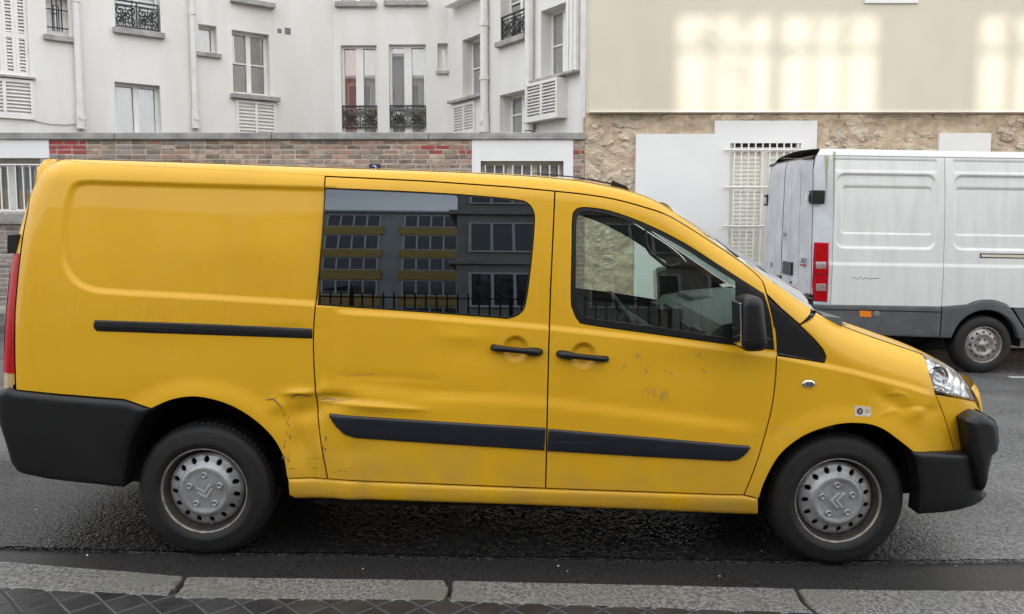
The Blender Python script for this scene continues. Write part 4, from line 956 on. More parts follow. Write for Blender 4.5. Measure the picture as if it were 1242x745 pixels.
for i in range(-22, 23):
    for j in range(0, 10):
        x = i * dg + (dg / 2 if j % 2 else 0); y = 3.62 - j * dg / 2
        if y - dg * 0.5 > y_in(x) or y < 3.0 or abs(x) > 2.75: continue
        link('paver', sme, 'paver_wet', pav, Matrix.Translation((x, y, ground(x) + KH - 0.003 + rnd.uniform(-0.002, 0.001))) @ Matrix.Rotation(SLANG, 4, 'Y') @ Matrix.Rotation(R(45) + rnd.uniform(-0.02, 0.02), 4, 'Z'))
# far pavement with its kerb
sheet('far_pavement', [(-60, 11.15), (60, 11.15), (60, 12.7), (-60, 12.7)], 'pavement_grey', 0.11, th=0.2)
a = at_ground(1224, 458); sheet('road_marking', [(a.x, a.y - 0.05), (a.x + 2.2, a.y - 0.05), (a.x + 2.2, a.y + 0.06), (a.x, a.y + 0.06)], 'road_paint', 0.004)
lt = MB(); 
for k in range(24):
    px, py = rnd.choice([(rnd.uniform(0, 170), rnd.uniform(600, 668)), (rnd.uniform(300, 900), rnd.uniform(662, 700)), (rnd.uniform(0, 1240), rnd.uniform(655, 690)), (rnd.uniform(1120, 1240), rnd.uniform(560, 690))])
    p = at_ground(px, py); s_ = rnd.uniform(0.003, 0.007); a = rnd.uniform(0, 3)
    lt.add([(p.x + s_ * math.cos(a + t) * (1 if t in (0, 3.14) else 0.6), p.y + s_ * math.sin(a + t), ground(p.x) + 0.004 + rnd.uniform(0, 0.004)) for t in (0, 1.57, 3.14, 4.7)], [(0, 1, 2, 3)])
tag(lt.build('litter', 'litter_white'), 'tiny pale scraps of litter scattered over the damp road', 'litter', kind='stuff')
# ================================================================== far side of the street
class Plane:
    """Vertical facade: s runs along it to the right, z up, d towards the viewer."""
    def __init__(s, x0, y0, x1, y1):
        s.o = Vector((x0, y0, 0)); e = Vector((x1 - x0, y1 - y0, 0)); s.len = e.length; s.e = e.normalized(); s.n = Vector((s.e.y, -s.e.x, 0))
        if s.n.y > 0: s.n = -s.n
        s.M = Matrix(((s.e.x, -s.n.x, 0, s.o.x), (s.e.y, -s.n.y, 0, s.o.y), (0, 0, 1, 0), (0, 0, 0, 1)))   # local x along, y into the wall, z up
    def sz(s, px, py):
        d = ray(px, py); t = (s.o - CAM).dot(s.n) / d.dot(s.n); p = CAM + d * t; return ((p - s.o).dot(s.e), p.z)
    def rect(s, pl, pr, yt, yb):
        """Rectangle on the facade from the photo: left and right x, top and bottom y at the left edge."""
        ym = (yt + yb) / 2; a = s.sz(pl, yt); b = s.sz(pl, yb); c = s.sz(pr, ym)[0]; return ((a[0] + b[0]) / 2, c, b[1], a[1])
def wall_sheet(name, pl, s0, s1, z0, z1, holes, m, parent, depth=0.25, res=1.2):
    """Wall with openings and reveals, as one mesh."""
    outer = [(s0, z0), (s1, z0), (s1, z1), (s0, z1)]; V, F, L = fill(outer, [[(a, c), (b, c), (b, d), (a, d)] for a, b, c, d in holes], res)
    mb = MB(); mb.add([(p[0], 0, p[1]) for p in V], F)
    for lp in L:
        k = len(lp); mb.add([(V[i][0], 0, V[i][1]) for i in lp] + [(V[i][0], depth, V[i][1]) for i in lp], [(i, k + i, k + (i + 1) % k, (i + 1) % k) for i in range(k)])
    return mb.build(name, m, parent, pl.M, world=True, fix=False)
def window(pl, r, parent, cols=2, tr=(0.5,), back='curtain_grey', backs=None, depth=0.16, fw=0.055, sill=None, frame='frame_white', mull=0.09):
    """Casement window in an opening r = (s0, s1, z0, z1): frame, panes, what hangs behind, sill."""
    s0, s1, z0, z1 = r; W, Hh = s1 - s0, z1 - z0; b = pl.M @ Matrix.Translation((s0, depth, z0))
    m = MB(); m.box(0, fw, 0, 0.06, 0, Hh); m.box(W - fw, W, 0, 0.06, 0, Hh); m.box(fw, W - fw, 0, 0.06, 0, fw); m.box(fw, W - fw, 0, 0.06, Hh - fw, Hh)
    edges = [fw + (W - 2 * fw) * k / cols for k in range(cols + 1)]
    for x in edges[1:-1]: m.box(x - mull / 2, x + mull / 2, -0.012, 0.055, fw, Hh - fw)
    for c in range(cols):
        for t in tr: m.box(edges[c] + (mull / 2 if c else 0), edges[c + 1] - (mull / 2 if c < cols - 1 else 0), 0.004, 0.04, fw + (Hh - 2 * fw) * t - 0.014, fw + (Hh - 2 * fw) * t + 0.014)
    wn = m.build('window', frame, parent, b, world=True)
    zz = [fw] + [fw + (Hh - 2 * fw) * t for t in tr] + [Hh - fw]
    for c in range(cols):
        a0, a1 = edges[c] + (mull / 2 if c else 0), edges[c + 1] - (mull / 2 if c < cols - 1 else 0)
        for i in range(len(zz) - 1):
            tl_ = (zz[i + 1] - zz[i]) * math.tan(R(rnd.choice([0.2, 1.2, 2.2, 3.0]))) ; tl_ = min(tl_, 0.026); tx_ = rnd.uniform(-0.004, 0.004)
            MB().add([(a0, 0.022, zz[i]), (a1, 0.022 + tx_, zz[i]), (a1, 0.022 + tl_ + tx_, zz[i + 1]), (a0, 0.022 + tl_, zz[i + 1])], [(0, 1, 2, 3)]).build('pane', 'window_glass', wn, fix=False)
        bk = backs[c] if backs else back
        if bk != 'dark_room':
            cu = MB(); n = 14; cu.grid([[(a0 + (a1 - a0) * k / n, 0.055 + 0.012 * math.sin(k * 2.3 + c), z) for k in range(n + 1)] for z in (fw, Hh - fw)], True); cu.build('curtain', bk, wn, fix=False)
    MB().add([(0, 0.6, 0), (W, 0.6, 0), (W, 0.6, Hh), (0, 0.6, Hh), (0, 0.06, 0), (W, 0.06, 0), (W, 0.06, Hh), (0, 0.06, Hh)], [(0, 1, 2, 3), (4, 5, 1, 0), (7, 6, 2, 3), (4, 0, 3, 7), (5, 1, 2, 6)]).build('room', 'dark_room', wn, fix=False)
    if sill is not None:
        ov, hgt, prj = sill; MB().box(-ov, W + ov, -depth - prj, 0.0, -hgt, -0.001, 0.008).build('sill', 'sill_stone', wn)
    return wn
def louvre(pl, r, parent, proud=0.02, cols=2, n=9, box=0.0):
    s0, s1, z0, z1 = r; W, Hh = s1 - s0, z1 - z0; f = 0.05; m = MB(); d0 = -proud - box
    m.box(0, f, d0, 0.03, 0, Hh); m.box(W - f, W, d0, 0.03, 0, Hh); m.box(f, W - f, d0, 0.03, 0, f * 1.3); m.box(f, W - f, d0, 0.03, Hh - f, Hh); m.box(W / 2 - f / 2, W / 2 + f / 2, d0, 0.03, f * 1.3, Hh - f)
    m.box(f, W - f, d0 + 0.07, d0 + 0.075, f, Hh - f)
    lo = m.build('louvre_vent', 'frame_white', parent, pl.M @ Matrix.Translation((s0, 0, z0)), world=True)
    h0, h1 = f * 1.3, Hh - f; w_ = (W - 3 * f) / 2; st = (h1 - h0) / n
    sl = MB(); sl.add([(0, 0, 0), (w_, 0, 0), (w_, 0.05, st * 0.62), (0, 0.05, st * 0.62), (0, 0.0, 0.012), (w_, 0.0, 0.012), (w_, 0.05, st * 0.62 + 0.012), (0, 0.05, st * 0.62 + 0.012)], [(0, 1, 2, 3), (4, 7, 6, 5), (0, 4, 5, 1)])
    me = sl.mesh('slat')
    for c in range(2):
        for k in range(n): link('slat', me, 'frame_white', lo, Matrix.Translation((f + c * (w_ + f), d0 + 0.012, h0 + k * st + 0.004)))
    return lo
def railing(pl, r, parent, d=0.0):
    """Cast-iron window guard with scrolls."""
    s0, s1, z0, z1 = r; W, Hh = s1 - s0, z1 - z0; m = MB()
    m.box(0, W, -0.02, 0.012, Hh - 0.028, Hh); m.box(0, W, -0.015, 0.01, 0.0, 0.022); m.box(0, 0.02, -0.015, 0.01, 0, Hh); m.box(W - 0.02, W, -0.015, 0.01, 0, Hh); m.box(W / 2 - 0.01, W / 2 + 0.01, -0.012, 0.008, 0, Hh); m.box(0, W, -0.012, 0.008, Hh - 0.09, Hh - 0.075)
    def scroll(cx, cz, R0, a0, turn, hand, r=0.008):
        m.tube([(cx + hand * R0 * (1 - 0.75 * t) * math.cos(a0 + turn * t), -0.003, cz + R0 * (1 - 0.75 * t) * math.sin(a0 + turn * t)) for t in np.linspace(0, 1, 16)], r, 5)
    n = 2; hw = W / n
    for i in range(n):
        cx = (i + 0.5) * hw; zc = (Hh - 0.05) / 2
        for hand in (-1, 1):
            for zz, a0 in ((zc * 0.55, -1.2), (zc * 1.35, 1.2)):
                scroll(cx + hand * hw * 0.22, zz, hw * 0.21, a0, 7.5 if a0 < 0 else -7.5, hand, 0.013)
            scroll(cx + hand * hw * 0.10, zc, hw * 0.13, 0.3, 6.5, -hand, 0.011)
        m.tube([(cx, -0.003, 0.02), (cx, -0.003, Hh - 0.09)], 0.008, 5)
        m.tube([(i * hw + 0.02, -0.003, 0.03), (cx, -0.003, zc), (i * hw + hw - 0.02, -0.003, Hh - 0.1)], 0.006, 5); m.tube([(i * hw + hw - 0.02, -0.003, 0.03), (cx, -0.003, zc), (i * hw + 0.02, -0.003, Hh - 0.1)], 0.006, 5)
    return m.build('window_guard', 'iron_black', parent, pl.M @ Matrix.Translation((s0, d, z0)), world=True)
def downpipe(pl, px, py_bot, rad, parent, ztop, collars=()):
    s, z = pl.sz(px, py_bot); m = MB(); m.tube([(s, -rad - 0.02, z), (s, -rad - 0.02, ztop)], rad, 14)
    for pc in collars:
        zc = pl.sz(px, pc)[1]; m.tube([(s, -rad - 0.02, zc - 0.04), (s, -rad - 0.02, zc + 0.04)], rad * 1.22, 14)
    zc = pl.sz(px, py_bot)[1]; m.tube([(s, -rad - 0.02, zc), (s, -rad - 0.02, zc + 0.36)], rad * 1.25, 14); m.tube([(s, -2 * rad - 0.05, zc + 0.2), (s, -rad, zc + 0.2)], rad * 0.9, 12)
    return m.build('downpipe', 'pipe_white', parent, pl.M, world=True)
def sill_bar(pl, pl0, pr0, yt, yb, parent, prj=0.12, name='sill', m='sill_stone'):
    s0, s1, z0, z1 = pl.rect(pl0, pr0, yt, yb); return MB().box(0, s1 - s0, -prj, 0.02, 0, z1 - z0, 0.008).build(name, m, parent, pl.M @ Matrix.Translation((s0, 0, z0)), world=True)

# ---------------- white apartment building in the courtyard (three wings)
apt = empty('apartment_building', (-3.7, 17.5, 0)); tag(apt, 'white rendered apartment building rising behind the brick wall', 'building')
CL = Vector((-0.211 * 17.55, 17.5)); CR = Vector((-0.076 * 17.55, 17.5))
th = math.atan(0.80); PLW = Plane(CL.x - math.cos(th) * 14, CL.y - math.sin(th) * 14, CL.x, CL.y)
PC = Plane(CL.x, CL.y, CR.x, CR.y); tr_ = math.atan(1.62); PRW = Plane(CR.x, CR.y, CR.x + math.cos(tr_) * 4.83, CR.y - math.sin(tr_) * 4.83)
ZT = 9.0
hl_, hc_, hr_ = [], [], []
def W_(pl, hs, pl0, pr0, yt, yb, **k):
    r = pl.rect(pl0, pr0, yt, yb); hs.append(r); return window(pl, r, apt, **k)
shut = PLW.rect(-30, 33, -60, 88); hl_.append(shut)
m = MB(); W0, H0 = shut[1] - shut[0], shut[3] - shut[2]
for k in range(4): m.box(W0 * k / 4, W0 * k / 4 + 0.05, 0.0, 0.05, 0, H0); m.box(W0 * (k + 1) / 4 - 0.05, W0 * (k + 1) / 4 - 0.002, 0.0, 0.05, 0, H0)
for zz in (0.0, H0 * 0.33, H0 * 0.66, H0 - 0.08): m.box(0.001, W0, 0.002, 0.048, zz + 0.001, zz + 0.08)
m.box(0.0, W0, 0.06, 0.07, 0, H0); so = m.build('shutter', 'frame_white', apt, PLW.M @ Matrix.Translation((shut[0], 0.05, shut[2])), world=True)
ns_ = int(H0 / 0.055); sl = MB().add([(0.05, 0, 0), (W0 / 4 - 0.05, 0, 0), (W0 / 4 - 0.05, 0.035, 0.042), (0.05, 0.035, 0.042)], [(0, 1, 2, 3)]).mesh('slat')
for c in range(2, 4):
    for k in range(ns_): link('slat', sl, 'frame_white', so, Matrix.Translation((W0 * c / 4, 0.006, 0.012 + k * 0.055)))
sill_bar(PLW, -30, 42, 88, 91, apt, 0.10)
louvre(PLW, PLW.rect(-32, 40.5, 92, 141), apt, 0.06, n=9)
rb_ = PLW.rect(56, 83, -6, 42); hl_.append(rb_); ww = window(PLW, rb_, apt, cols=1, tr=(), back='curtain_grey', fw=0.11, sill=(0.06, 0.09, 0.08))
m = MB(); wr, hr = rb_[1] - rb_[0], rb_[3] - rb_[2]
for k in (0.3, 0.5, 0.72): m.tube([(wr * k, -0.0, hr * 0.14), (wr * k, 0, hr * 0.95)], 0.011, 6)
for k in (0.22, 0.68, ): m.tube([(-0.0, 0.0, hr * k), (wr, 0.0, hr * k)], 0.011, 6)
m.build('window_bars', 'iron_black', ww, Matrix.Translation((0, -0.10, 0)))
downpipe(PLW, 97.5, 157, 0.058, apt, ZT, (2, 132))
W_(PLW, hl_, 138, 193, -75, 33, cols=2, tr=(0.4,), sill=(0.05, 0.10, 0.10), backs=['curtain_white', 'curtain_grey'])
railing(PLW, PLW.rect(138.5, 192.5, -2, 31), apt, 0.02)
W_(PLW, hl_, 140, 195, 99, 163, cols=2, tr=(), backs=['curtain_grey', 'curtain_grey'])
downpipe(PLW, 236, 156.5, 0.056, apt, ZT, (17, 142))
W_(PLW, hl_, 241, 263, 29, 63, cols=1, tr=(), sill=(0.06, 0.08, 0.08), back='curtain_white')
W_(PLW, hl_, 282, 327, 36, 113, cols=2, tr=(0.5,), backs=['curtain_white', 'curtain_grey'])
sill_bar(PLW, 279, 337, 113.5, 119, apt, 0.14)
louvre(PLW, PLW.rect(286, 334, 121, 166), apt, 0.05, n=9)
sill_bar(PLW, 279, 331, -3, 3, apt, 0.14)
for (a, b, c, d) in ((336.5, 341.5, 34.5, 40), (345.5, 352.5, 33.5, 41.5)):
    r = PLW.rect(a, b, c, d); MB().box(0, r[1] - r[0], -0.006, 0.01, 0, r[3] - r[2], 0.004).build('air_brick', 'badge_grey', apt, PLW.M @ Matrix.Translation((r[0], 0, r[2])), world=True)
sill_bar(PC, 407, 457, 3, 9, apt, 0.10); sill_bar(PC, 466, 519, 2, 7.5, apt, 0.10)
W_(PC, hc_, 407.5, 456, -110, 2.5, cols=2, tr=(0.5,), back='dark_room'); W_(PC, hc_, 466.5, 518, -110, 1.5, cols=2, tr=(0.5,), back='dark_room')
W_(PC, hc_, 414, 457.5, 55, 164, cols=2, tr=(0.28,), backs=['curtain_red', 'curtain_white'], mull=0.16, depth=0.10)
W_(PC, hc_, 472, 517, 54, 164, cols=2, tr=(0.28,), backs=['curtain_grey', 'curtain_white'], mull=0.16, depth=0.10)
railing(PC, PC.rect(415, 458, 128, 155.5), apt, 0.03); railing(PC, PC.rect(472.5, 516.5, 127.5, 154.5), apt, 0.03)
W_(PC, hc_, 531.5, 548, 52.5, 86, cols=1, tr=(), fw=0.10, sill=(0.05, 0.07, 0.06), back='curtain_white') if PC.sz(548, 60)[0] < PC.len - 0.02 else W_(PC, hc_, 530.5, 543, 52.5, 86, cols=1, tr=(), fw=0.08, sill=(0.03, 0.07, 0.06), back='curtain_white')
sill_bar(PRW, 551, 588, -6, 11, apt, 0.25, 'ledge', 'frame_white')
W_(PRW, hr_, 561, 588.5, 49, 118, cols=2, tr=(0.5,), backs=['curtain_grey', 'dark_room'], depth=0.22)
sill_bar(PRW, 548.5, 588.5, 123.5, 127, apt, 0.12); louvre(PRW, PRW.rect(551, 577.5, 129, 166), apt, 0.05, n=9)
downpipe(PRW, 592.5, 161, 0.075, apt, ZT, (30, 95))
W_(PRW, hr_, 607, 638, -80, 52, cols=2, tr=(0.35,), back='curtain_grey', depth=0.2, sill=(0.06, 0.10, 0.10)); railing(PRW, PRW.rect(607, 638, 21, 50), apt, 0.03)
W_(PRW, hr_, 606, 637.5, 116, 168, cols=2, tr=(0.55,), back='curtain_grey', depth=0.25)
downpipe(PRW, 647, 159, 0.075, apt, ZT, (101,))
W_(PRW, hr_, 656, 689, 14, 98, cols=2, tr=(0.5,), backs=['curtain_white', 'curtain_grey'], depth=0.22)
r = PRW.rect(689.5, 704, -8, 92); m = MB().box(0, r[1] - r[0], -0.05, -0.01, 0, r[3] - r[2])
for k in range(3): m.box((r[1] - r[0]) * k / 3 + 0.02, (r[1] - r[0]) * (k + 1) / 3 - 0.02, -0.07, -0.05, 0.05, r[3] - r[2] - 0.05)
m.build('shutter', 'frame_white', apt, PRW.M @ Matrix.Translation((r[0], 0, r[2])), world=True)
sill_bar(PRW, 648, 704, 99.5, 102.5, apt, 0.15); louvre(PRW, PRW.rect(649, 688, 104, 150), apt, 0.05, n=10, box=0.16)
wall_sheet('wall', PLW, 0, PLW.len, -0.3, ZT, hl_, 'stucco_white', apt); wall_sheet('wall', PC, 0, PC.len, -0.3, ZT, hc_, 'stucco_white', apt); wall_sheet('wall', PRW, 0, PRW.len, -0.3, ZT, hr_, 'stucco_white', apt)
q = MB(); s0 = PRW.sz(706, 80)[0]; q.box(s0, PRW.len, -0.04, 0.1, 0, ZT); q.build('corner_band', 'pipe_white', apt, PRW.M, world=True)
# closing walls and roof so that the block is solid
rf = MB(); pts = [PLW.o.to_2d(), CL, CR, (PRW.o + PRW.e * PRW.len).to_2d(), Vector((8, 26)), Vector((-22, 26))]
rf.add([(p[0], p[1], ZT) for p in pts], [tuple(range(6))]); rf.build('roof', 'zinc', apt, Matrix.Identity(4), world=True)
q = [PLW.sz(41, 147), PLW.sz(60, 151), PLW.sz(80, 152), PLW.sz(95, 150.5)]
MB().tube([(s, -0.02, z) for s, z in q], 0.006, 5).build('cable', 'badge_grey', apt, PLW.M, world=True)

# ---------------- brick boundary wall with coping
WY = 12.5; PW = Plane(-20, WY, 1.09, WY)
bw = empty('boundary_wall', (-7, WY, 0)); tag(bw, 'low brick boundary wall with grey coping behind the yellow van', 'wall')
def X(px, py=200): return at_y(px, py, WY).x
def Z(py, px=621): return at_y(px, py, WY).z
zc0 = Z(169.5); zc1 = Z(161)
x_a, x_b, x_c, x_d = X(61), X(572.5), X(695), X(708.5)
wl_h = (X(-40, 225) + 20, X(50.5, 225) + 20, Z(258), Z(192))
wr_h = (X(583) + 20, X(683.5) + 20, Z(255), Z(195.5))
wall_sheet('wall_core', PW, 0, PW.len, -0.2, zc0, [wl_h, wr_h], 'mortar', bw, 0.3)
n = 9; L0, L1 = -20.0, x_d + 0.02
for k in range(n):
    a, b = L0 + (L1 - L0) * k / n, L0 + (L1 - L0) * (k + 1) / n
    MB().box(a + 0.004, b - 0.004, WY - 0.06, WY + 0.36, zc0, zc1 - rnd.uniform(0, 0.006), 0.012).build('coping_slab', 'coping_stone', bw, Matrix.Identity(4), world=True)
# rendered surrounds
def flat(name, poly, m, parent, y, d, M=Matrix.Identity(4)):
    return MB().prism(poly, y, y + d).build(name, m, parent, M, world=True)
def surround(name, x0, x1, z0, z1, hole, parent, m='stucco_clean', proud=0.022):
    a, b, c, d = hole[0] - 20, hole[1] - 20, hole[2], hole[3]; y0 = WY - proud
    mb = MB(); mb.box(x0, a, y0, WY + 0.02, z0, z1) if a > x0 else None
    mb.box(b, x1, y0, WY + 0.02, z0, z1); mb.box(max(a, x0), b, y0, WY + 0.02, d, z1 - 0.001)
    return mb.build(name, m, parent, Matrix.Identity(4), world=True)
surround('lintel', -9.2, x_a, Z(192), zc0 - 0.001, wl_h, bw)
mb = MB().box(-9.2, X(53, 262), WY - 0.08, WY + 0.02, Z(272), Z(259), 0.01); mb.build('window_sill', 'coping_stone', bw, Matrix.Identity(4), world=True)
surround('gate_surround', x_b, x_c, -0.1, zc0 - 0.001, wr_h, bw)
w1 = window(PW, wl_h, bw, cols=2, tr=(), back='curtain_grey', depth=0.2); w2 = window(PW, wr_h, bw, cols=3, tr=(0.5,), back='curtain_grey', depth=0.25, frame='shutter_beige')
def grille(parent, r, nb, ys, rad=0.012, m='frame_white', d=0.0, over=0.02):
    W0, H0 = r[1] - r[0], r[3] - r[2]
    bar = MB().tube([(0, 0, 0.0), (0, 0, H0)], rad, 6).mesh('bar'); rl = MB().tube([(-over, 0.0, 0), (W0 + over, 0.0, 0)], rad * 1.15, 6).mesh('rail')
    for k in range(nb): link('bar', bar, m, parent, Matrix.Translation((W0 * (k + 0.5) / nb, d, 0)))
    for z in ys: link('rail', rl, m, parent, Matrix.Translation((0, d - 0.012, H0 * z)))
grille(w1, (0, wl_h[1] - wl_h[0], 0, wl_h[3] - wl_h[2] - 0.09), 10, (0.03, 0.99), d=-0.19); grille(w2, (0, wr_h[1] - wr_h[0], 0, wr_h[3] - wr_h[2] - 0.06), 9, (0.3, 0.72, 0.0), d=-0.2)
# bricks in view, one by one
bl, bh, jt = 0.205, 0.054, 0.017
bb = MB().box(0, bl, -0.007, 0.02, 0, bh, 0.006).mesh('brick'); hb = MB().box(0, 0.102, -0.007, 0.02, 0, bh, 0.006).mesh('brick')
def brick_course(x0, x1, z, row, pick, me=None):
    x = x0; k = 0; off = (row % 2)
    header = (row % 2 == 1)
    if off: x = x0
    while x < x1 - 0.03:
        L = bl if (k or not off) else 0.102
        if rnd.random() < 0.12: L = 0.102
        if x + L > x1: L = x1 - x
        src = bb if abs(L - bl) < 1e-6 else hb; sx = 1.0 if src is bb else L / 0.102
        o = link('brick', src, None, bw, Matrix.Translation((x, WY + rnd.uniform(-0.004, 0.006), z + rnd.uniform(-0.002, 0.002))) @ Matrix.Rotation(rnd.uniform(-0.012, 0.012), 4, 'Y') @ Matrix.Diagonal((sx, 1, 1, 1)), world=True)
        o.data = src
        mname = pick(x + L / 2, z)
        if not src.materials: src.materials.append(MATS['brick'])
        o.material_slots[0].link = 'OBJECT'; o.material_slots[0].material = MATS[mname]
        x += L + jt; k += 1
def pick_main(x, z):
    px = CX + x / WY * 1000
    if px < 119 and z > zc0 - 0.24: return 'brick_red_paint'
    if (520 < px < 540 and zc0 - 0.25 < z < zc0 - 0.12) or (548 < px < 572 and zc0 - 0.25 < z < zc0 - 0.15): return 'brick_red_paint'
    t = rnd.random(); right = px > 300
    if right: return 'brick_orange' if t < 0.20 else ('brick_dark' if t < 0.40 else 'brick')
    return 'brick' if t < 0.62 else ('brick_orange' if t < 0.75 else ('brick_dark' if t < 0.85 else 'brick_grey'))
for row in range(8):
    z = zc0 - (row + 1) * (bh + jt) + 0.002
    brick_course(x_a + 0.004, x_b - 0.004, z, row, pick_main)
    if True: brick_course(x_c + 0.004, x_d - 0.002, z, row + 1, lambda x, z: 'brick_red_paint' if abs(z - (zc0 - 0.20)) < 0.04 else 'brick')
zb = Z(274)
for row in range(17): brick_course(-8.0, X(33, 330), zb - (row + 1) * (bh + jt), row, lambda x, z: 'brick_grey' if rnd.random() < 0.7 else 'brick_dark')
flat('plinth', [(-20, 0.0), (X(33, 330), 0.0), (X(33, 330), 0.30), (-20, 0.30)], 'coping_stone', bw, WY - 0.03, 0.05)
# the rest of the brickwork, hidden behind the van or beside the frame, as one mass
fm = MB(); r2 = random.Random(11)
def brick_mass(x0, x1, z0, z1, zs):
    z = zs; row = 0
    while z > z0:
        if z + bh <= z1:
            x = x0 - (0.11 if row % 2 else 0)
            while x < x1 - 0.02:
                a, b = max(x, x0), min(x + bl, x1)
                if b - a > 0.03: fm.box(a, b, WY - 0.007 + r2.uniform(-0.003, 0.004), WY + 0.02, z, z + bh)
                x += bl + jt
        z -= bh + jt; row += 1
zr = zc0 - 9 * (bh + jt) + 0.002
brick_mass(X(53, 262) + 0.02, x_b - 0.004, 0.30, zr + bh + 0.001, zr)
brick_mass(-14.0, -9.22, 0.30, zc0 - 0.01, zc0 - (bh + jt) + 0.002)
brick_mass(-9.2, -8.02, 0.30, Z(274), zb - (bh + jt)); brick_mass(X(33, 330) + 0.012, X(53, 262), 0.30, Z(274), zb - (bh + jt))
brick_mass(x_c + 0.004, x_d - 0.002, 0.0, zr + bh + 0.001, zr)
o = fm.build('brickwork', 'brick', bw, Matrix.Identity(4), world=True); o['kind'] = 'stuff'
# enamel house number
hn = at_y(454.5, 200, WY - 0.03); no = empty('house_number_plate', (hn.x, WY - 0.012, hn.z - 0.06)); tag(no, 'small blue enamel house number plate on the brick wall', 'number plate')
MB().box(-0.082, 0.082, -0.012, 0.0, -0.06, 0.075, 0.006).build('plate', 'enamel_blue', no)
tx = bpy.data.curves.new('numeral', 'FONT'); tx.body = '2'; tx.size = 0.14; tx.align_x = 'CENTER'; tx.extrude = 0.001
to = bpy.data.objects.new('numeral_src', tx); COL.objects.link(to); bpy.context.view_layer.update()
me = bpy.data.meshes.new_from_object(to); bpy.data.objects.remove(to)
link('numeral', me, 'enamel_white', no, Matrix.Translation((0, -0.0145, -0.042)) @ Matrix.Rotation(R(90), 4, 'X'))

# ---------------- rubble wall with rendered upper storeys on the right
rw = empty('rubble_house', (5, WY, 0)); tag(rw, 'house with bare rubble stone base and cream clad upper wall', 'building')
XL = X(709.5); CLY = WY - 0.14; zcl = at_y(900, 134.5, CLY).z
cl0 = at_y(715.5, 80, CLY).x
MB().box(cl0, 22, CLY, WY + 0.5, zcl, 9.5).build('cladding', 'cladding_cream', rw, Matrix.Identity(4), world=True)
MB().box(cl0 - 0.005, 22, CLY - 0.018, WY + 0.1, zcl - 0.022, zcl - 0.001).build('drip_edge', 'shutter_beige', rw, Matrix.Identity(4), world=True)
def NZ(x, z): return 0.020 * math.sin(x * 9.1 + 2.1 * math.sin(z * 7)) * math.sin(z * 13 + 1.7 * math.sin(x * 5)) + 0.010 * math.sin(x * 31 + z * 11) * math.sin(z * 37 - x * 9)
rows = []
for z in np.arange(-0.15, zcl + 0.01, 0.04): rows.append([(x, WY + NZ(x, z) + (0.3 if X(880) < x < X(974) and z < Z(165) else 0), min(z, zcl)) for x in np.arange(XL, 10.0, 0.05)])
MB().grid(rows).build('mortar_bed', 'rubble_mortar', rw, Matrix.Identity(4), world=True, fix=False)
MB().box(XL + 0.01, 22, WY + 0.36, WY + 0.6, -0.2, zcl - 0.03).build('wall_core', 'rubble_mortar', rw, Matrix.Identity(4), world=True)
MB().box(10.0, 22, WY - 0.01, WY + 0.05, -0.2, zcl - 0.03).build('wall_end', 'rubble_mortar', rw, Matrix.Identity(4), world=True)
# rendered panel with the barred window
pan = [(X(770.5), 0.0), (X(770.5), Z(163)), (X(865), Z(163)), (X(865), Z(147)), (X(988), Z(147)), (X(988), 0.0)]
gh_ = (X(884) + 20, X(969) + 20, Z(330), Z(174))
V, F, L = fill(pan, [[(gh_[0] - 20, gh_[2]), (gh_[1] - 20, gh_[2]), (gh_[1] - 20, gh_[3]), (gh_[0] - 20, gh_[3])]], 0.5)
mb = MB(); yp = WY - 0.06; mb.add([(p[0], yp, p[1]) for p in V], F)
for i, lp in enumerate(L):
    k = len(lp); dp = 0.10 if i == 0 else 0.22; mb.add([(V[j][0], yp, V[j][1]) for j in lp] + [(V[j][0], yp + dp, V[j][1]) for j in lp], [(j, k + j, k + (j + 1) % k, (j + 1) % k) for j in range(k)])
mb.build('rendered_panel', 'stucco_clean', rw, Matrix.Identity(4), world=True, fix=False)
MB().box(X(1135.5), X(1198), WY - 0.06, WY + 0.03, Z(240), Z(162), 0.006).build('rendered_patch', 'stucco_white', rw, Matrix.Identity(4), world=True)
PB = Plane(-20, WY - 0.06, 20, WY - 0.06)
m = MB(); Wg, Hg = gh_[1] - gh_[0], gh_[3] - gh_[2]
m.box(0, 0.05, 0, 0.05, 0, Hg); m.box(Wg - 0.05, Wg, 0, 0.05, 0, Hg); m.box(0.05, Wg - 0.05, 0, 0.05, 0, 0.06); m.box(0.05, Wg - 0.05, 0, 0.05, Hg - 0.12, Hg - 0.06); m.box(Wg / 2 - 0.05, Wg / 2 + 0.05, -0.002, 0.048, 0.06, Hg - 0.12)
m.box(0.05, Wg - 0.05, 0.045, 0.06, 0.05, Hg - 0.1)
bwn = m.build('shuttered_window', 'shutter_beige', rw, PB.M @ Matrix.Translation((gh_[0], 0.06, gh_[2])), world=True)
sl = MB().add([(0.05, 0, 0), (Wg / 2 - 0.05, 0, 0), (Wg / 2 - 0.05, 0.012, 0.055), (0.05, 0.012, 0.055)], [(0, 1, 2, 3)]).mesh('slat')
for c in range(2):
    for k in range(int((Hg - 0.2) / 0.06)): link('slat', sl, 'shutter_beige', bwn, Matrix.Translation((c * Wg / 2, 0.012, 0.07 + k * 0.06)))
MB().box(0, Wg, 0.02, 0.06, Hg - 0.06, Hg).build('shutter_box', 'dark_room', bwn)
grille(bwn, (0, Wg, 0, Hg - 0.0), 10, (0.06, 0.36, 0.66, 0.945), rad=0.0125, d=-0.10, over=0.1)
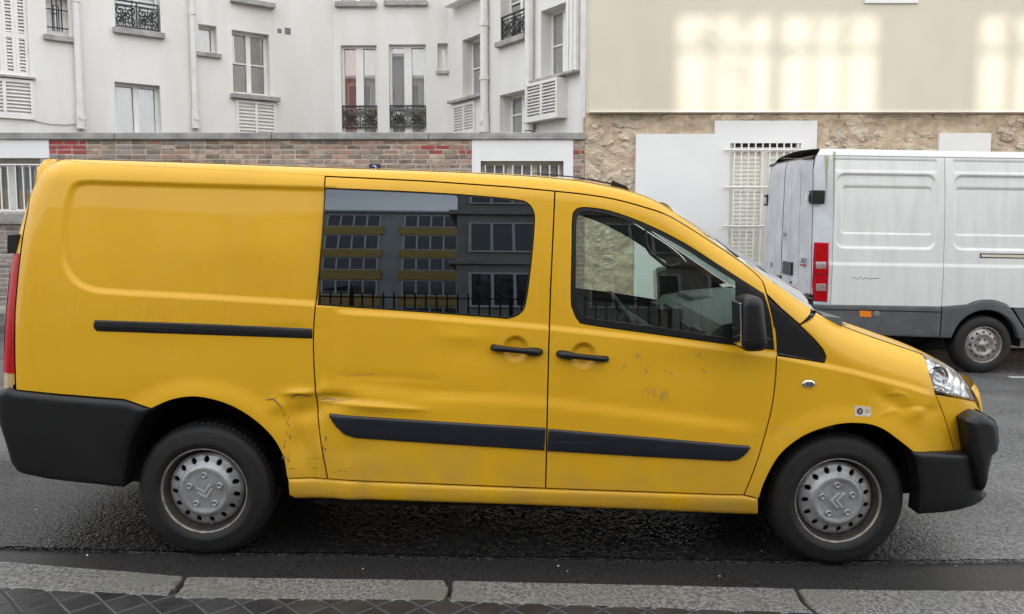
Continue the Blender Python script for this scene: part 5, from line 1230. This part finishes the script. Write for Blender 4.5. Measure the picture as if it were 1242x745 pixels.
# stones in view
def inpoly(x, z, m=0.06):
    if X(770.5) - m < x < X(988) + m and z < (Z(147) if x > X(865) - m else Z(163)) + m: return True
    return X(1135.5) - m < x < X(1198) + m and z < Z(162) + m
smesh = []
def sq(c, p): return math.copysign(abs(c) ** p, c)
for k in range(22):
    n = rnd.randint(9, 12); w_, h_ = rnd.choice([(0.07, 0.045), (0.11, 0.05), (0.15, 0.055), (0.10, 0.07), (0.05, 0.03), (0.13, 0.075)]); ph = rnd.uniform(0, 1)
    ringo = [(w_ * sq(math.cos(2 * math.pi * (i + ph) / n), 0.7) * rnd.uniform(0.78, 1.15), h_ * sq(math.sin(2 * math.pi * (i + ph) / n), 0.7) * rnd.uniform(0.7, 1.2)) for i in range(n)]
    mb = MB(); a_, b_ = rnd.uniform(-0.06, 0.06), rnd.uniform(-0.12, 0.12)
    dp = lambda x, z: a_ * x + b_ * z
    vs = [(x, 0.03, z) for x, z in ringo] + [(x * 0.94, -0.010 + dp(x, z) + rnd.uniform(-0.010, 0.010), z * 0.92) for x, z in ringo] + [(x * 0.6 + rnd.uniform(-0.012, 0.012), -0.020 + dp(x, z) + rnd.uniform(-0.012, 0.012), z * 0.6 + rnd.uniform(-0.008, 0.008)) for x, z in ringo] + [(0, -0.020 + rnd.uniform(-0.01, 0.01), 0)]
    fs = [(i, (i + 1) % n, n + (i + 1) % n, n + i) for i in range(n)] + [(n + i, n + (i + 1) % n, 2 * n + (i + 1) % n, 2 * n + i) for i in range(n)] + [(2 * n + i, 2 * n + (i + 1) % n, 3 * n) for i in range(n)]
    mb.add(vs, fs, False); smesh.append(mb.mesh('stone', True))
cnt = 0; z = 0.75; row = 0
while z < zcl - 0.03 and cnt < 300:
    x = XL + 0.1 + rnd.uniform(0, 0.12)
    while x < 8.0 and cnt < 300:
        vis = (z > 2.25) or (XL < x < X(800) and z > 0.9)
        if vis and not inpoly(x, z) and not (x > 3.6 and z < 2.42) and rnd.random() < 0.9:
            sc = rnd.uniform(0.75, 1.15); o = link('stone', rnd.choice(smesh), 'rubble_stone', rw, Matrix.Translation((x, WY + NZ(x, z) + rnd.uniform(-0.004, 0.018), min(z + rnd.uniform(-0.045, 0.045), zcl - 0.06))) @ Matrix.Rotation(rnd.uniform(-0.4, 0.4), 4, 'Y') @ Matrix.Diagonal((sc * rnd.choice((-1, 1)), 1, sc * rnd.uniform(0.8, 1.3), 1)), world=True); cnt += 1
        x += rnd.uniform(0.15, 0.34)
    z += rnd.uniform(0.10, 0.15); row += 1
# white sign at the top of the cladding
a = at_y(1048, 4.5, CLY); b = at_y(1113, 4.5, CLY); MB().box(a.x, b.x, CLY - 0.03, CLY - 0.002, a.z, a.z + 0.5, 0.004).build('wall_panel', 'stucco_clean', rw, Matrix.Identity(4), world=True)
# ================================================================== the white van across the street
Y2 = 10.27
wv = empty('white_van', (4.9, Y2, ground(4.9)), (0, SLANG, 0)); tag(wv, 'tall white panel van with grey lower cladding parked across the street', 'van')
B2X, B2Y = spline_table([0.2, 0.5, 0.9, 1.2, 1.5, 1.9, 2.2, 2.6], [0.955, 0.968, 0.97, 0.965, 0.950, 0.920, 0.885, 0.82])
_t2 = Side(wv, lambda u, w: np.full_like(np.asarray(u, float), 0.95))
RT = [_t2.at_v(px, py, 0.80) for px, py in [(1000, 179.5), (1060, 182.5), (1120, 185.5), (1180, 188), (1242, 190.5)]]
def wT2(u): return RT[0][1] + 0.0 * np.asarray(u, float) - 0.002 * (np.asarray(u, float) - RT[0][0])
UR2 = [(w, u) for u, w in [_t2.at_v(px, py, 0.90) for px, py in [(996, 180), (990, 200), (985, 296), (983, 362), (984, 420)]]]; UR2.sort()
def ur2(w): return np.interp(w, [q[0] for q in UR2], [q[1] for q in UR2])
def S_w(u, w):
    u = np.asarray(u, float); w = np.asarray(w, float); v = np.interp(w, B2X, B2Y)
    q = np.clip((w - (wT2(u) - 0.12)) / 0.12, 0, 1); v = v - 0.10 * (1 - np.sqrt(1 - q * q))
    q = np.clip((ur2(w) + 0.16 - u) / 0.16, 0, 1); v = v - 0.09 * (1 - np.sqrt(np.maximum(0, 1 - q * q)))
    f = np.clip((u - 3.2) / 1.2, 0, 1); return v * np.sqrt(np.maximum(1e-3, 1 - f ** 3))
Wv = Side(wv, S_w); Pw = Wv.P; Wv.twin = {}
def rrect(u0, u1, w0, w1, r, n=5):
    out = []
    for cx, cz, a0 in ((u1 - r, w1 - r, 0), (u0 + r, w1 - r, 90), (u0 + r, w0 + r, 180), (u1 - r, w0 + r, 270)):
        for k in range(n + 1): a = R(a0 + 90 * k / n); out.append((cx + r * math.cos(a), cz + r * math.sin(a)))
    return out
def press2(poly, depth, soft=0.03):
    Wv.line(list(map(tuple, inset(densify(poly, 0.03), 0.012))) , max(0.010, soft * 0.55), 0.02); pl = densify(poly, 0.04); lo = pl.min(0) - 0.05; hi = pl.max(0) + 0.05
    def f(u, w):
        Q = np.stack([np.ravel(u), np.ravel(w)], 1); out = np.zeros(len(Q)); m = np.all((Q > lo) & (Q < hi), 1)
        if m.any(): q = Q[m]; d = segdist(q, pl) * np.where(pip(q, pl), 1, -1); out[m] = -depth * smooth(-0.005, soft, d)
        return out.reshape(np.shape(u))
    return f
T2 = lambda px, py: Wv.trace(px, py)
a = T2(1013, 298); b = T2(1136, 215); sd_u = T2(1145, 300)[0]; d1 = T2(1145, 300)[0]
p1 = (a[0], b[0], a[1] - 0.03, b[1] + 0.03); Wv.relief.append(press2(rrect(*p1, 0.10), 0.022)); 
i1 = T2(1022, 283); i2 = T2(1131, 228); Wv.relief.append(press2(rrect(i1[0], i2[0], i1[1], i2[1], 0.03), 0.010, 0.015))
Wp = p1[1] - p1[0]; s2 = T2(1157, 240)[0]
Wv.relief.append(press2(rrect(s2, s2 + 1.15, p1[2], p1[3], 0.10), 0.022)); Wv.relief.append(press2(rrect(s2 + 0.03, s2 + 1.12, i1[1], i2[1], 0.03), 0.010, 0.015))
ht = T2(1020, 193)[1]; Wv.relief.append(press2(rrect(p1[0] - 0.02, p1[1], p1[3] + 0.03, ht, 0.02), 0.006, 0.012)); Wv.relief.append(press2(rrect(s2, s2 + 1.15, p1[3] + 0.03, ht, 0.02), 0.006, 0.012))
bw_ = T2(1080, 320.5)[1]; Wv.relief.append(lambda u, w: 0.008 * smooth(-0.012, 0.012, bw_ - w))
wR = Wv.at_v(1193, 419.5, 0.96); WR2 = 0.335; wRc = (wR[0], WR2 - 0.008)
wlow = T2(1080, 371)[1]; wbot = Wv.at_v(1080, 409, 0.96)[1]; top2 = float(wT2(0)) - 0.002
roofline = float(wT2(0)); gut = T2(1080, 190)[1]
arch_o = [(wRc[0] + 0.50 * math.cos(a), wRc[1] + 0.52 * math.sin(a)) for a in np.linspace(math.pi - 0.55, 0.55, 20)]
arch_i = [(wRc[0] + 0.385 * math.cos(a), wRc[1] + 0.40 * math.sin(a)) for a in np.linspace(math.pi - 0.02, 0.02, 24)]
u_s = T2(1011, 250)[0]; u_e = 3.2
arch_wl = [(u, w) for u, w in arch_o if w > wlow]
side_lo = [(u_s, wlow)] + [(arch_wl[0][0] - 0.02, wlow)] + arch_wl + [(arch_wl[-1][0] + 0.02, wlow)]
WPT = 'white_paint'
rear_p = Wv.panel('side_panel', [(u_s, wlow), (d1, wlow), (d1, gut), (u_s, gut)], WPT, res=0.03, gap=0.003)
def seg(u0, u1): return [(u, w) for u, w in arch_wl if u0 <= u <= u1]
_w0 = float(np.interp(d1, [q[0] for q in arch_wl], [q[1] for q in arch_wl])) if d1 > arch_wl[0][0] else wlow
mid = Wv.panel('sliding_door', [(d1, _w0)] + [q for q in arch_wl if q[0] > d1 + 0.01] + [(arch_wl[-1][0] + 0.02, wlow), (d1 + 1.28, wlow), (d1 + 1.28, gut), (d1, gut)], WPT, res=0.03, gap=0.003)
Wv.panel('front_side', [(d1 + 1.28, wlow), (3.9, wlow), (3.95, 1.0), (3.6, 1.35), (2.9, 2.05), (2.3, gut), (d1 + 1.28, gut)], WPT, holes=[[(2.05, 1.25), (3.35, 1.25), (2.8, 1.9), (2.05, 1.95)]], res=0.05)
Wv.panel('cab_window', [(2.05, 1.25), (3.35, 1.25), (2.8, 1.9), (2.05, 1.95)], 'privacy_glass', res=0.1, off=-0.005, flange=0.003)
Wv.panel('roof_edge', [(float(ur2(gut)) + 0.01, gut), (2.4, gut), (2.4, top2), (float(ur2(top2)) + 0.05, top2)], WPT, res=0.03, gap=0.002)
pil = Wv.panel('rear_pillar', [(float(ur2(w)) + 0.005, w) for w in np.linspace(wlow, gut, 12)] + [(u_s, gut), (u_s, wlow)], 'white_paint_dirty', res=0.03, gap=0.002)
Wv.panel('grime_streak', [(u_s - 0.10, gut), (u_s - 0.05, gut), (u_s - 0.075, gut - 0.35), (u_s - 0.085, gut - 0.6)], 'grime_green', parent=pil, off=0.0015, flange=0.001, res=0.03, gap=0, mirror=False)
Wv.panel('grime_streak', [(u_s + 0.002, gut + 0.05), (u_s + 0.03, gut + 0.05), (u_s + 0.016, gut - 0.2), (u_s + 0.010, gut - 0.7)], 'grime_green', parent=rear_p, off=0.0015, flange=0.001, res=0.03, gap=0, mirror=False)
Wv.panel('roof_seam', [(u_s - 0.1, gut - 0.004), (2.3, gut - 0.004), (2.3, gut + 0.006), (u_s - 0.1, gut + 0.006)], 'badge_grey', parent=rear_p, off=0.001, flange=0.001, res=0.1, gap=0)
Wv.panel('inner_shell', [(float(ur2(1.0)) + 0.05, wlow - 0.05), (d1, wlow)] + [q for q in arch_wl if q[0] > d1] + [(2.0, wlow), (2.0, top2 - 0.03), (float(ur2(2.0)) + 0.08, top2 - 0.03)], 'dark_void', off=-0.05, flange=0.002, res=0.1, gap=0)
# lower cladding and arch
cl = Wv.panel('lower_cladding', [(float(ur2(0.6)) - 0.02, wlow + 0.005), (d1, wlow + 0.005), (d1, wbot), (float(ur2(0.6)) + 0.05, wbot + 0.03)], 'grey_cladding', off=0.012, flange=0.05, rnd_=0.014, res=0.03)
Wv.panel('cladding_ridge', [(float(ur2(0.6)), wlow - 0.045), (d1 - 0.004, wlow - 0.055), (d1 - 0.004, wlow - 0.067), (float(ur2(0.6)), wlow - 0.057)], 'dark_void', parent=cl, off=0.0135, flange=0.002, res=0.06, gap=0)
ar = Wv.panel('arch_cladding', [(d1 + 0.004, wlow + 0.004)] + [q for q in arch_wl if q[0] > d1 + 0.02] + [(arch_wl[-1][0] + 0.05, wlow - 0.02), (arch_i[-1][0] + 0.14, wbot), (arch_i[-1][0], wbot)] + [q for q in arch_i[::-1] if q[1] > wbot + 0.01] + [(arch_i[0][0], wbot), (d1 + 0.004, wbot)], 'grey_cladding', off=0.012, flange=0.06, rnd_=0.012, res=0.03)
Wv.panel('lower_cladding', [(arch_i[-1][0] + 0.15, wbot), (3.0, wbot), (3.0, wlow), (arch_wl[-1][0] + 0.06, wlow)], 'grey_cladding', off=0.008, flange=0.05, res=0.06)
Wv.panel('sill_beam', [(arch_i[-1][0] + 0.02, wbot - 0.14), (2.8, wbot - 0.14), (2.8, wbot - 0.02), (arch_i[-1][0] + 0.02, wbot - 0.02)], 'rail_cream', off=-0.25, flange=0.05, res=0.2)
def wo(px, py, rx, ry, n=14): return [Wv.trace(px + rx * math.cos(2 * math.pi * k / n), py + ry * math.sin(2 * math.pi * k / n)) for k in range(n)]
Wv.panel('side_marker', Pw([(1041.5, 376.5), (1055.5, 377.2), (1055.5, 384.5), (1041.5, 383.8)]), 'amber_lens', parent=cl, off=0.020, flange=0.012, res=0.03, gap=0)
Wv.panel('filler_cap', wo(1062.5, 381, 4.0, 4.2), 'badge_grey', parent=cl, off=0.02, flange=0.01, rnd_=0.01, res=0.02, gap=0, mirror=False)
rl = Wv.panel('rail_slot', [T2(1188.5, 307.3), T2(1188.5, 313), (T2(1188.5, 313)[0] + 1.3, T2(1188.5, 313)[1]), (T2(1188.5, 313)[0] + 1.3, T2(1188.5, 307.3)[1])], 'dark_void', parent=mid, off=0.002, flange=0.002, res=0.05, gap=0)
Wv.panel('rail', [T2(1190, 308.6), T2(1190, 311.8), (T2(1190, 313)[0] + 1.2, T2(1190, 311.8)[1]), (T2(1190, 313)[0] + 1.2, T2(1190, 308.6)[1])], 'rail_cream', parent=mid, off=0.008, flange=0.006, res=0.05, gap=0)
# tail lamp on the corner
lm = Wv.panel('tail_lamp', Pw([(987.5, 294), (1005, 294.5), (1004.5, 330), (1003, 366), (986, 365), (984.5, 345), (986, 318)]), 'red_lens', off=0.012, flange=0.03, rnd_=0.012, res=0.02, gap=0)
for y0, y1 in ((317.5, 326), (344, 353)): Wv.panel('clear_lens', Pw([(989, y0), (1001.5, y0), (1001, y1), (989, y1)]), 'clear_lens_strip', parent=lm, off=0.0145, flange=0.003, rnd_=0.004, res=0.015, gap=0)
Wv.panel('lamp_rib', Pw([(986.5, 331.5), (1003.5, 332), (1003.5, 333), (986.5, 332.5)]), 'dark_void', parent=lm, off=0.014, flange=0.002, res=0.03, gap=0)
# graffiti scrawl
gq = [(1033, 338), (1036, 336.5), (1040, 339), (1044, 335.5), (1046, 339), (1050, 337), (1054, 338.5), (1066, 337.5)]
mb = MB()
for i, (p, q) in enumerate(zip(gq[:-1], gq[1:])):
    A, B_ = T2(*p), T2(*q); vv = [(A[0], A[1] - 0.003), (B_[0], B_[1] - 0.003), (B_[0], B_[1] + 0.004), (A[0], A[1] + 0.004)]
    mb.add([(u, -float(Wv.full(np.array([u]), np.array([w]))[0]) - 0.0015, w) for u, w in vv], [(0, 1, 2, 3)])
mb.build('scrawl', 'badge_grey', rear_p, fix=False)
# rear doors, roof, back end
v_e = lambda w: float(S_w(np.array([float(ur2(w)) + 0.004]), np.array([w]))[0])
for sgn in (1, -1):
    rows = []
    for w in np.linspace(0.52, gut - 0.02, 30):
        ue = float(ur2(w)); ve = v_e(w) - 0.004; row = []
        for t in np.linspace(1, 0.012, 14): row.append((ue - 0.05 * (1 - t ** 3), -sgn * ve * t, w))
        rows.append(row)
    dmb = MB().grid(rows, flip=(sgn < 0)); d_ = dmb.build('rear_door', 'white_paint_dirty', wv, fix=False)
    # swage lines
    for fr in (0.30, 0.62):
        rows = [[(float(ur2(w)) - 0.05 * (1 - fr ** 3) - 0.004 * math.sin(math.pi * k / 4) - 0.001, -sgn * v_e(w) * (fr - 0.03 + 0.015 * k), w) for k in range(5)] for w in np.linspace(0.95, gut - 0.15, 8)]
        MB().grid(rows).build('swage', 'white_paint_dirty', d_, fix=False)
    hz = Wv.at_v(994, 239, 0.9)[1]
    for zz in (hz, 0.8):
        ue = float(ur2(zz)); MB().box(ue - 0.03, ue + 0.11, -sgn * 0.84 - 0.09, -sgn * 0.84 + 0.05, zz - 0.075, zz + 0.075, 0.012).build('hinge', 'black_plastic', d_)
        MB().box(ue - 0.06, ue - 0.03, -sgn * 0.80 - 0.05, -sgn * 0.80 + 0.02, zz - 0.05, zz + 0.03, 0.008).build('hinge_knuckle', 'chrome', d_)
    if sgn > 0: d_near = d_
pr = lambda px, py: (lambda y: (y, (Wv.lray(px, py))))(0)
def on_back(px, py, d=0.0):
    """Point on the rear doors seen at a pixel."""
    o, r = Wv.lray(px, py); best = None
    for t in np.linspace(8.0, 13.0, 900):
        p = o + r * t; 
        if abs(p.y) < 0.95 and 0.3 < p.z < 2.5:
            tt = abs(p.y) / max(v_e(p.z), 0.1); us = float(ur2(p.z)) - 0.05 * (1 - min(tt, 1) ** 3) - d
            if p.x >= us: best = (us, p.y, p.z); break
    return best
def on_door(name, pxl, pxr, pyt, pyb, m, d=0.012, bev=0.008):
    A = on_back(pxl, (pyt + pyb) / 2); B_ = on_back(pxr, (pyt + pyb) / 2); zt = on_back((pxl + pxr) / 2, pyt); zbm = on_back((pxl + pxr) / 2, pyb)
    if not (A and B_ and zt and zbm): return
    MB().box(min(A[0], B_[0]) - d, max(A[0], B_[0]) + 0.004, min(A[1], B_[1]), max(A[1], B_[1]), zbm[2], zt[2], bev).build(name, m, d_near)
on_door('door_handle', 950.5, 962, 317.5, 333, 'black_trim', 0.02); on_door('latch', 941, 948, 334, 340, 'black_trim', 0.02, 0.004); on_door('lock_barrel', 958.5, 960.2, 341, 344, 'dark_void', 0.006, 0.001)
k0 = on_back(953, 283)
if k0: MB().tube([(k0[0] + 0.005, k0[1], k0[2]), (k0[0] - 0.06, k0[1], k0[2])], [0.02, 0.035], 12).build('lock_knob', 'chrome', d_near)
def badge(txt, px, py, size, m):
    p = on_back(px, py)
    if not p: return
    c = bpy.data.curves.new('badge', 'FONT'); c.body = txt; c.size = size; c.extrude = 0.002; c.align_x = 'CENTER'; ob_ = bpy.data.objects.new('badge_src', c); COL.objects.link(ob_); bpy.context.view_layer.update()
    me = bpy.data.meshes.new_from_object(ob_); bpy.data.objects.remove(ob_)
    link('badge', me, m, d_near, Matrix.Translation((p[0] - 0.008, p[1], p[2])) @ Matrix.Rotation(R(-90), 4, 'Z') @ Matrix.Rotation(R(90), 4, 'X'))
badge('35', 936, 324, 0.09, 'badge_grey'); badge('DAILY', 975, 319, 0.085, 'badge_grey'); on_door('badge_line', 970.5, 978, 320.5, 322.5, 'badge_red', 0.004, 0.001)
rows = []
for u, wz in [(float(ur2(top2)) + 0.05, top2), (0.5, float(wT2(0.5)) - 0.002), (2.4, float(wT2(2.4)) - 0.002), (2.9, 2.05)]:
    v0 = float(S_w(np.array([u]), np.array([min(wz, float(wT2(u)) - 0.002)]))[0]); rows.append([(u, -v0 * t, wz + 0.03 * (1 - t * t)) for t in np.linspace(1, -1, 15)])
MB().grid(rows).build('roof', WPT, wv, fix=False)
MB().grid([[(2.9, -0.80 * t, 2.05 + 0.03 * (1 - t * t)) for t in np.linspace(1, -1, 11)], [(3.75, -0.74 * t, 1.30) for t in np.linspace(1, -1, 11)], ]).build('windscreen', 'privacy_glass', wv, fix=False)
MB().grid([[(3.75, -0.74 * t, 1.30) for t in np.linspace(1, -1, 11)], [(4.25 - 0.12 * t * t, -0.70 * t, 1.0) for t in np.linspace(1, -1, 11)], [(4.35 - 0.2 * t * t, -0.80 * t, 0.25) for t in np.linspace(1, -1, 11)]]).build('front_end', WPT, wv, fix=False)
ue = float(ur2(gut)); m = MB()
m.prism([(ue - 0.045, gut - 0.030), (ue + 0.04, gut - 0.03), (ue + 0.06, gut + 0.010), (ue - 0.01, gut + 0.008), (ue - 0.04, gut - 0.015)], -0.78, 0.78); m.build('rear_spoiler', 'black_plastic', wv)
MB().box(float(ur2(0.5)) - 0.14, float(ur2(0.5)) + 0.15, -0.93, 0.93, wbot + 0.02, wlow - 0.02, 0.03).build('rear_bumper', 'grey_cladding', wv)
MB().box(-1.4, 3.9, -0.62, 0.62, 0.30, 0.52).box(-1.3, 3.9, -0.80, 0.80, 0.52, 0.60).build('underbody', 'dark_void', wv)
ty2 = MB().lathe([(0.205, 0.02), (0.215, -0.004), (0.235, -0.012), (0.27, -0.012), (0.305, -0.004), (0.322, 0.010), (0.332, 0.03), (0.335, 0.06), (0.335, 0.17), (0.30, 0.21), (0.21, 0.20)], 56).mesh('tyre', True)
hol = [[((0.145 + 0.012 * math.cos(b)) * math.cos(a) - 0.016 * math.sin(b) * math.sin(a), (0.145 + 0.012 * math.cos(b)) * math.sin(a) + 0.016 * math.sin(b) * math.cos(a)) for b in np.linspace(0, 2 * math.pi, 10, endpoint=False)] for a in np.linspace(0, 2 * math.pi, 12, endpoint=False)]
V, F, L = fill([(0.19 * math.cos(a), 0.19 * math.sin(a)) for a in np.linspace(0, 2 * math.pi, 48, endpoint=False)], hol, 0.016); r_ = np.hypot(V[:, 0], V[:, 1])
hh = np.interp(r_, [0, 0.030, 0.034, 0.045, 0.09, 0.105, 0.125, 0.165, 0.182, 0.19], [-0.012, -0.012, 0.012, 0.02, 0.024, 0.006, 0.004, 0.02, 0.035, 0.03])
dsc = MB().add([(V[i, 0], hh[i], V[i, 1]) for i in range(len(V))], F, True).mesh('wheel_disc')
rm2 = MB().lathe([(0.210, 0.02), (0.212, -0.002), (0.205, -0.006), (0.198, 0.002), (0.192, 0.03), (0.188, 0.08), (0.0, 0.10)], 48).mesh('rim')
nut = MB().tube([(0, 0.03, 0), (0, -0.004, 0)], 0.013, 6).mesh('wheel_nut', True)
for sgn in (1, -1):
    for uc in (wRc[0], wRc[0] + 3.3):
        wh = empty('wheel', (uc, -sgn * 0.955, wRc[1]), (0, 0, 0 if sgn > 0 else math.pi), wv)
        link('tyre', ty2, 'tyre_rubber', wh); link('rim', rm2, 'rim_lip', wh); link('wheel_disc', dsc, 'steel_wheel', wh)
        for k in range(6): a = k * math.pi / 3; link('wheel_nut', nut, 'rim_lip', wh, Matrix.Translation((0.068 * math.cos(a), 0.0, 0.068 * math.sin(a))))
        m = MB(); rows = [[(0.44 * math.cos(a), y, 0.44 * math.sin(a) + 0.02) for y in (0.03, 0.4)] for a in np.linspace(-0.1, math.pi + 0.1, 20)]; m.grid(rows)
        m.add([(0, 0.4, 0)] + [q[1] for q in rows], [(0, i, i + 1) for i in range(1, 20)]); m.build('wheel_house', 'dark_void', wv, Matrix.Translation((uc, -sgn * 0.955, wRc[1])) @ Matrix.Rotation(0 if sgn > 0 else math.pi, 4, 'Z'), fix=False)
# ================================================================== behind the camera: what the vans and windows mirror
OY = -30.0; OT = 14.4
ob = empty('ochre_apartment_block', (-10, OY, 0)); tag(ob, 'ochre and grey apartment block mirrored in the windows of the yellow van', 'building')
k_ = (CLY - OY) / -TO_SUN.y
def thru(px, py):
    p = at_y(px, py, CLY); return (p.x + TO_SUN.x * k_, p.z + TO_SUN.z * k_)
# thin unseen upper wall; its openings are added to shape the sun patches
holes = []
def sun_gap(pxa, pxb, py0, py1, cols):
    x0, z1 = thru(pxa, py0); x1, z0 = thru(pxb, py1); holes.append((x0, x1, z0, z1, cols))
sun_gap(824, 1062, 20, 137, 6); sun_gap(1192, 1420, 20, 137, 6)
SZ0 = 8.6
PO = Plane(-44, OY, 44, OY); PO.n = Vector((0, 1, 0)); PO.M = Matrix(((1, 0, 0, -44), (0, -1, 0, OY), (0, 0, 1, 0), (0, 0, 0, 1)))
wall_sheet('sun_mask_wall', PO, 0, 88, SZ0, OT, [(h[0] + 44, h[1] + 44, h[2], h[3]) for h in holes], 'grey_wall', ob, 0.12, 6)
for x0, x1, z0, z1, cols in holes:
    w_ = (x1 - x0) / cols; m = MB()
    for k in range(1, cols): m.box(x0 + w_ * (k + rnd.uniform(-.12, .12)) - rnd.uniform(0.03, 0.06), x0 + w_ * k + rnd.uniform(0.04, 0.07), OY - 0.08, OY - 0.02, z0, z1)
    m.box(x0, x1, OY - 0.09, OY - 0.015, z1 - (z1 - z0) * 0.33 - 0.05, z1 - (z1 - z0) * 0.33 + 0.05)
    for k in range(9):                     # crooked bars added to make the sun patches uneven
        xa = rnd.uniform(x0, x1 - 0.5); za = z1 - rnd.uniform(0.05, 0.5) * (z1 - z0); m.tube([(xa, OY - 0.05, za), (xa + rnd.uniform(0.15, 0.5), OY - 0.05, za + rnd.uniform(-0.25, 0.25))], rnd.uniform(0.02, 0.06), 5)
    m.build('sun_mask_bars', 'frame_white', ob, Matrix.Identity(4), world=True)  # added, unseen bars that split the sunlight into columns
MB().box(-44, 44, OY - 10, OY + 0.0, -1, SZ0).build('wall', 'grey_wall', ob, Matrix.Identity(4), world=True)
MB().box(-44, 44, OY - 0.3, OY + 0.45, OT, OT + 0.22).build('cornice', 'frame_white', ob, Matrix.Identity(4), world=True)
wme = MB().box(0, 2.6, 0, 0.10, 0, 0.08); wme.box(0, 2.6, 0, 0.10, 1.62, 1.7)
for k in range(5): wme.box(2.52 * k / 4, 2.52 * k / 4 + 0.08, 0, 0.10, 0.08, 1.62)
wme = wme.mesh('window', True); pme = MB().add([(0, 0.03, 0), (2.6, 0.03, 0), (2.6, 0.03, 1.7), (0, 0.03, 1.7)], [(0, 3, 2, 1)]).mesh('pane')
ome = MB().box(0, 2.9, 0, 0.16, 0, 1.05).mesh('balcony_panel', True)
for fl in range(5):
    z = 0.9 + fl * 2.85
    for c in range(23):
        x = -42 + c * 3.7
        if fl >= 3 and any(h[0] - 2.8 < x < h[1] + 0.3 and h[2] - 2 < z < h[3] + 1.4 for h in holes): continue
        if z + 1.75 > OT: continue
        wn = link('window', wme, 'frame_white', ob, Matrix.Translation((x, OY + 0.02, z)), world=True); link('pane', pme, 'far_glass', wn)
        if c % 4 != 3: link('balcony_panel', ome, 'ochre_wall', ob, Matrix.Translation((x - 0.15, OY + 0.02, z - 1.08)), world=True)
for c in [c for c in range(6) if not any(h[0] - 1 < -42.5 + c * 14.8 < h[1] + 1 for h in holes)]: MB().box(-42.9 + c * 14.8, -42.1 + c * 14.8, OY, OY + 0.5, 0, OT).build('pier', 'grey_wall', ob, Matrix.Identity(4), world=True)
sb = empty('stone_corner_building', (3, -12, 0)); tag(sb, 'grey stone corner building mirrored at the right of the van window', 'building')
MB().box(-1.3, 7.5, -24, -12.0, -1, 10.4).build('wall', 'stone_wall', sb, Matrix.Identity(4), world=True)
for zz in (4.3, 7.6, 10.2): MB().box(-1.5, 7.7, -24.2, -11.8, zz, zz + 0.28).build('string_course', 'stone_wall', sb, Matrix.Identity(4), world=True)
for fl in range(3):
    z = 1.9 + fl * 3.25
    for c in range(3):
        o = link('window', wme, 'frame_white', sb, Matrix.Translation((-1.0 + c * 2.9, -11.98, z)) @ Matrix.Diagonal((0.86, 1, 1.1, 1)), world=True); link('pane', pme, 'far_glass', o)
for k in range(9):
    x = -40 + k * 9.4; MB().box(x, x + 0.9, OY - 1.6, OY - 0.9, OT - 1.0, OT + 0.95).build('chimney', 'stone_wall', ob, Matrix.Identity(4), world=True)
fn = empty('railing_fence', (0, -2.2, 0)); tag(fn, 'black iron railing on the near pavement mirrored low in the van windows', 'railing')
bar = MB().tube([(0, 0, 0), (0, 0, 1.75)], 0.012, 6).mesh('bar'); post = MB().box(-0.025, 0.025, -0.025, 0.025, 0, 1.85).mesh('post')
for k in range(-60, 61):
    x = k * 0.13; link('post' if k % 15 == 0 else 'bar', post if k % 15 == 0 else bar, 'iron_black', fn, Matrix.Translation((x, -2.2, ground(x) + 0.05)), world=True)
for z in (0.18, 1.62): MB().box(-7.9, 7.9, -2.215, -2.185, z, z + 0.03).build('rail', 'iron_black', fn, Matrix.Rotation(SLANG, 4, 'Y') @ Matrix.Translation((0, 0, 0.05)), world=True)
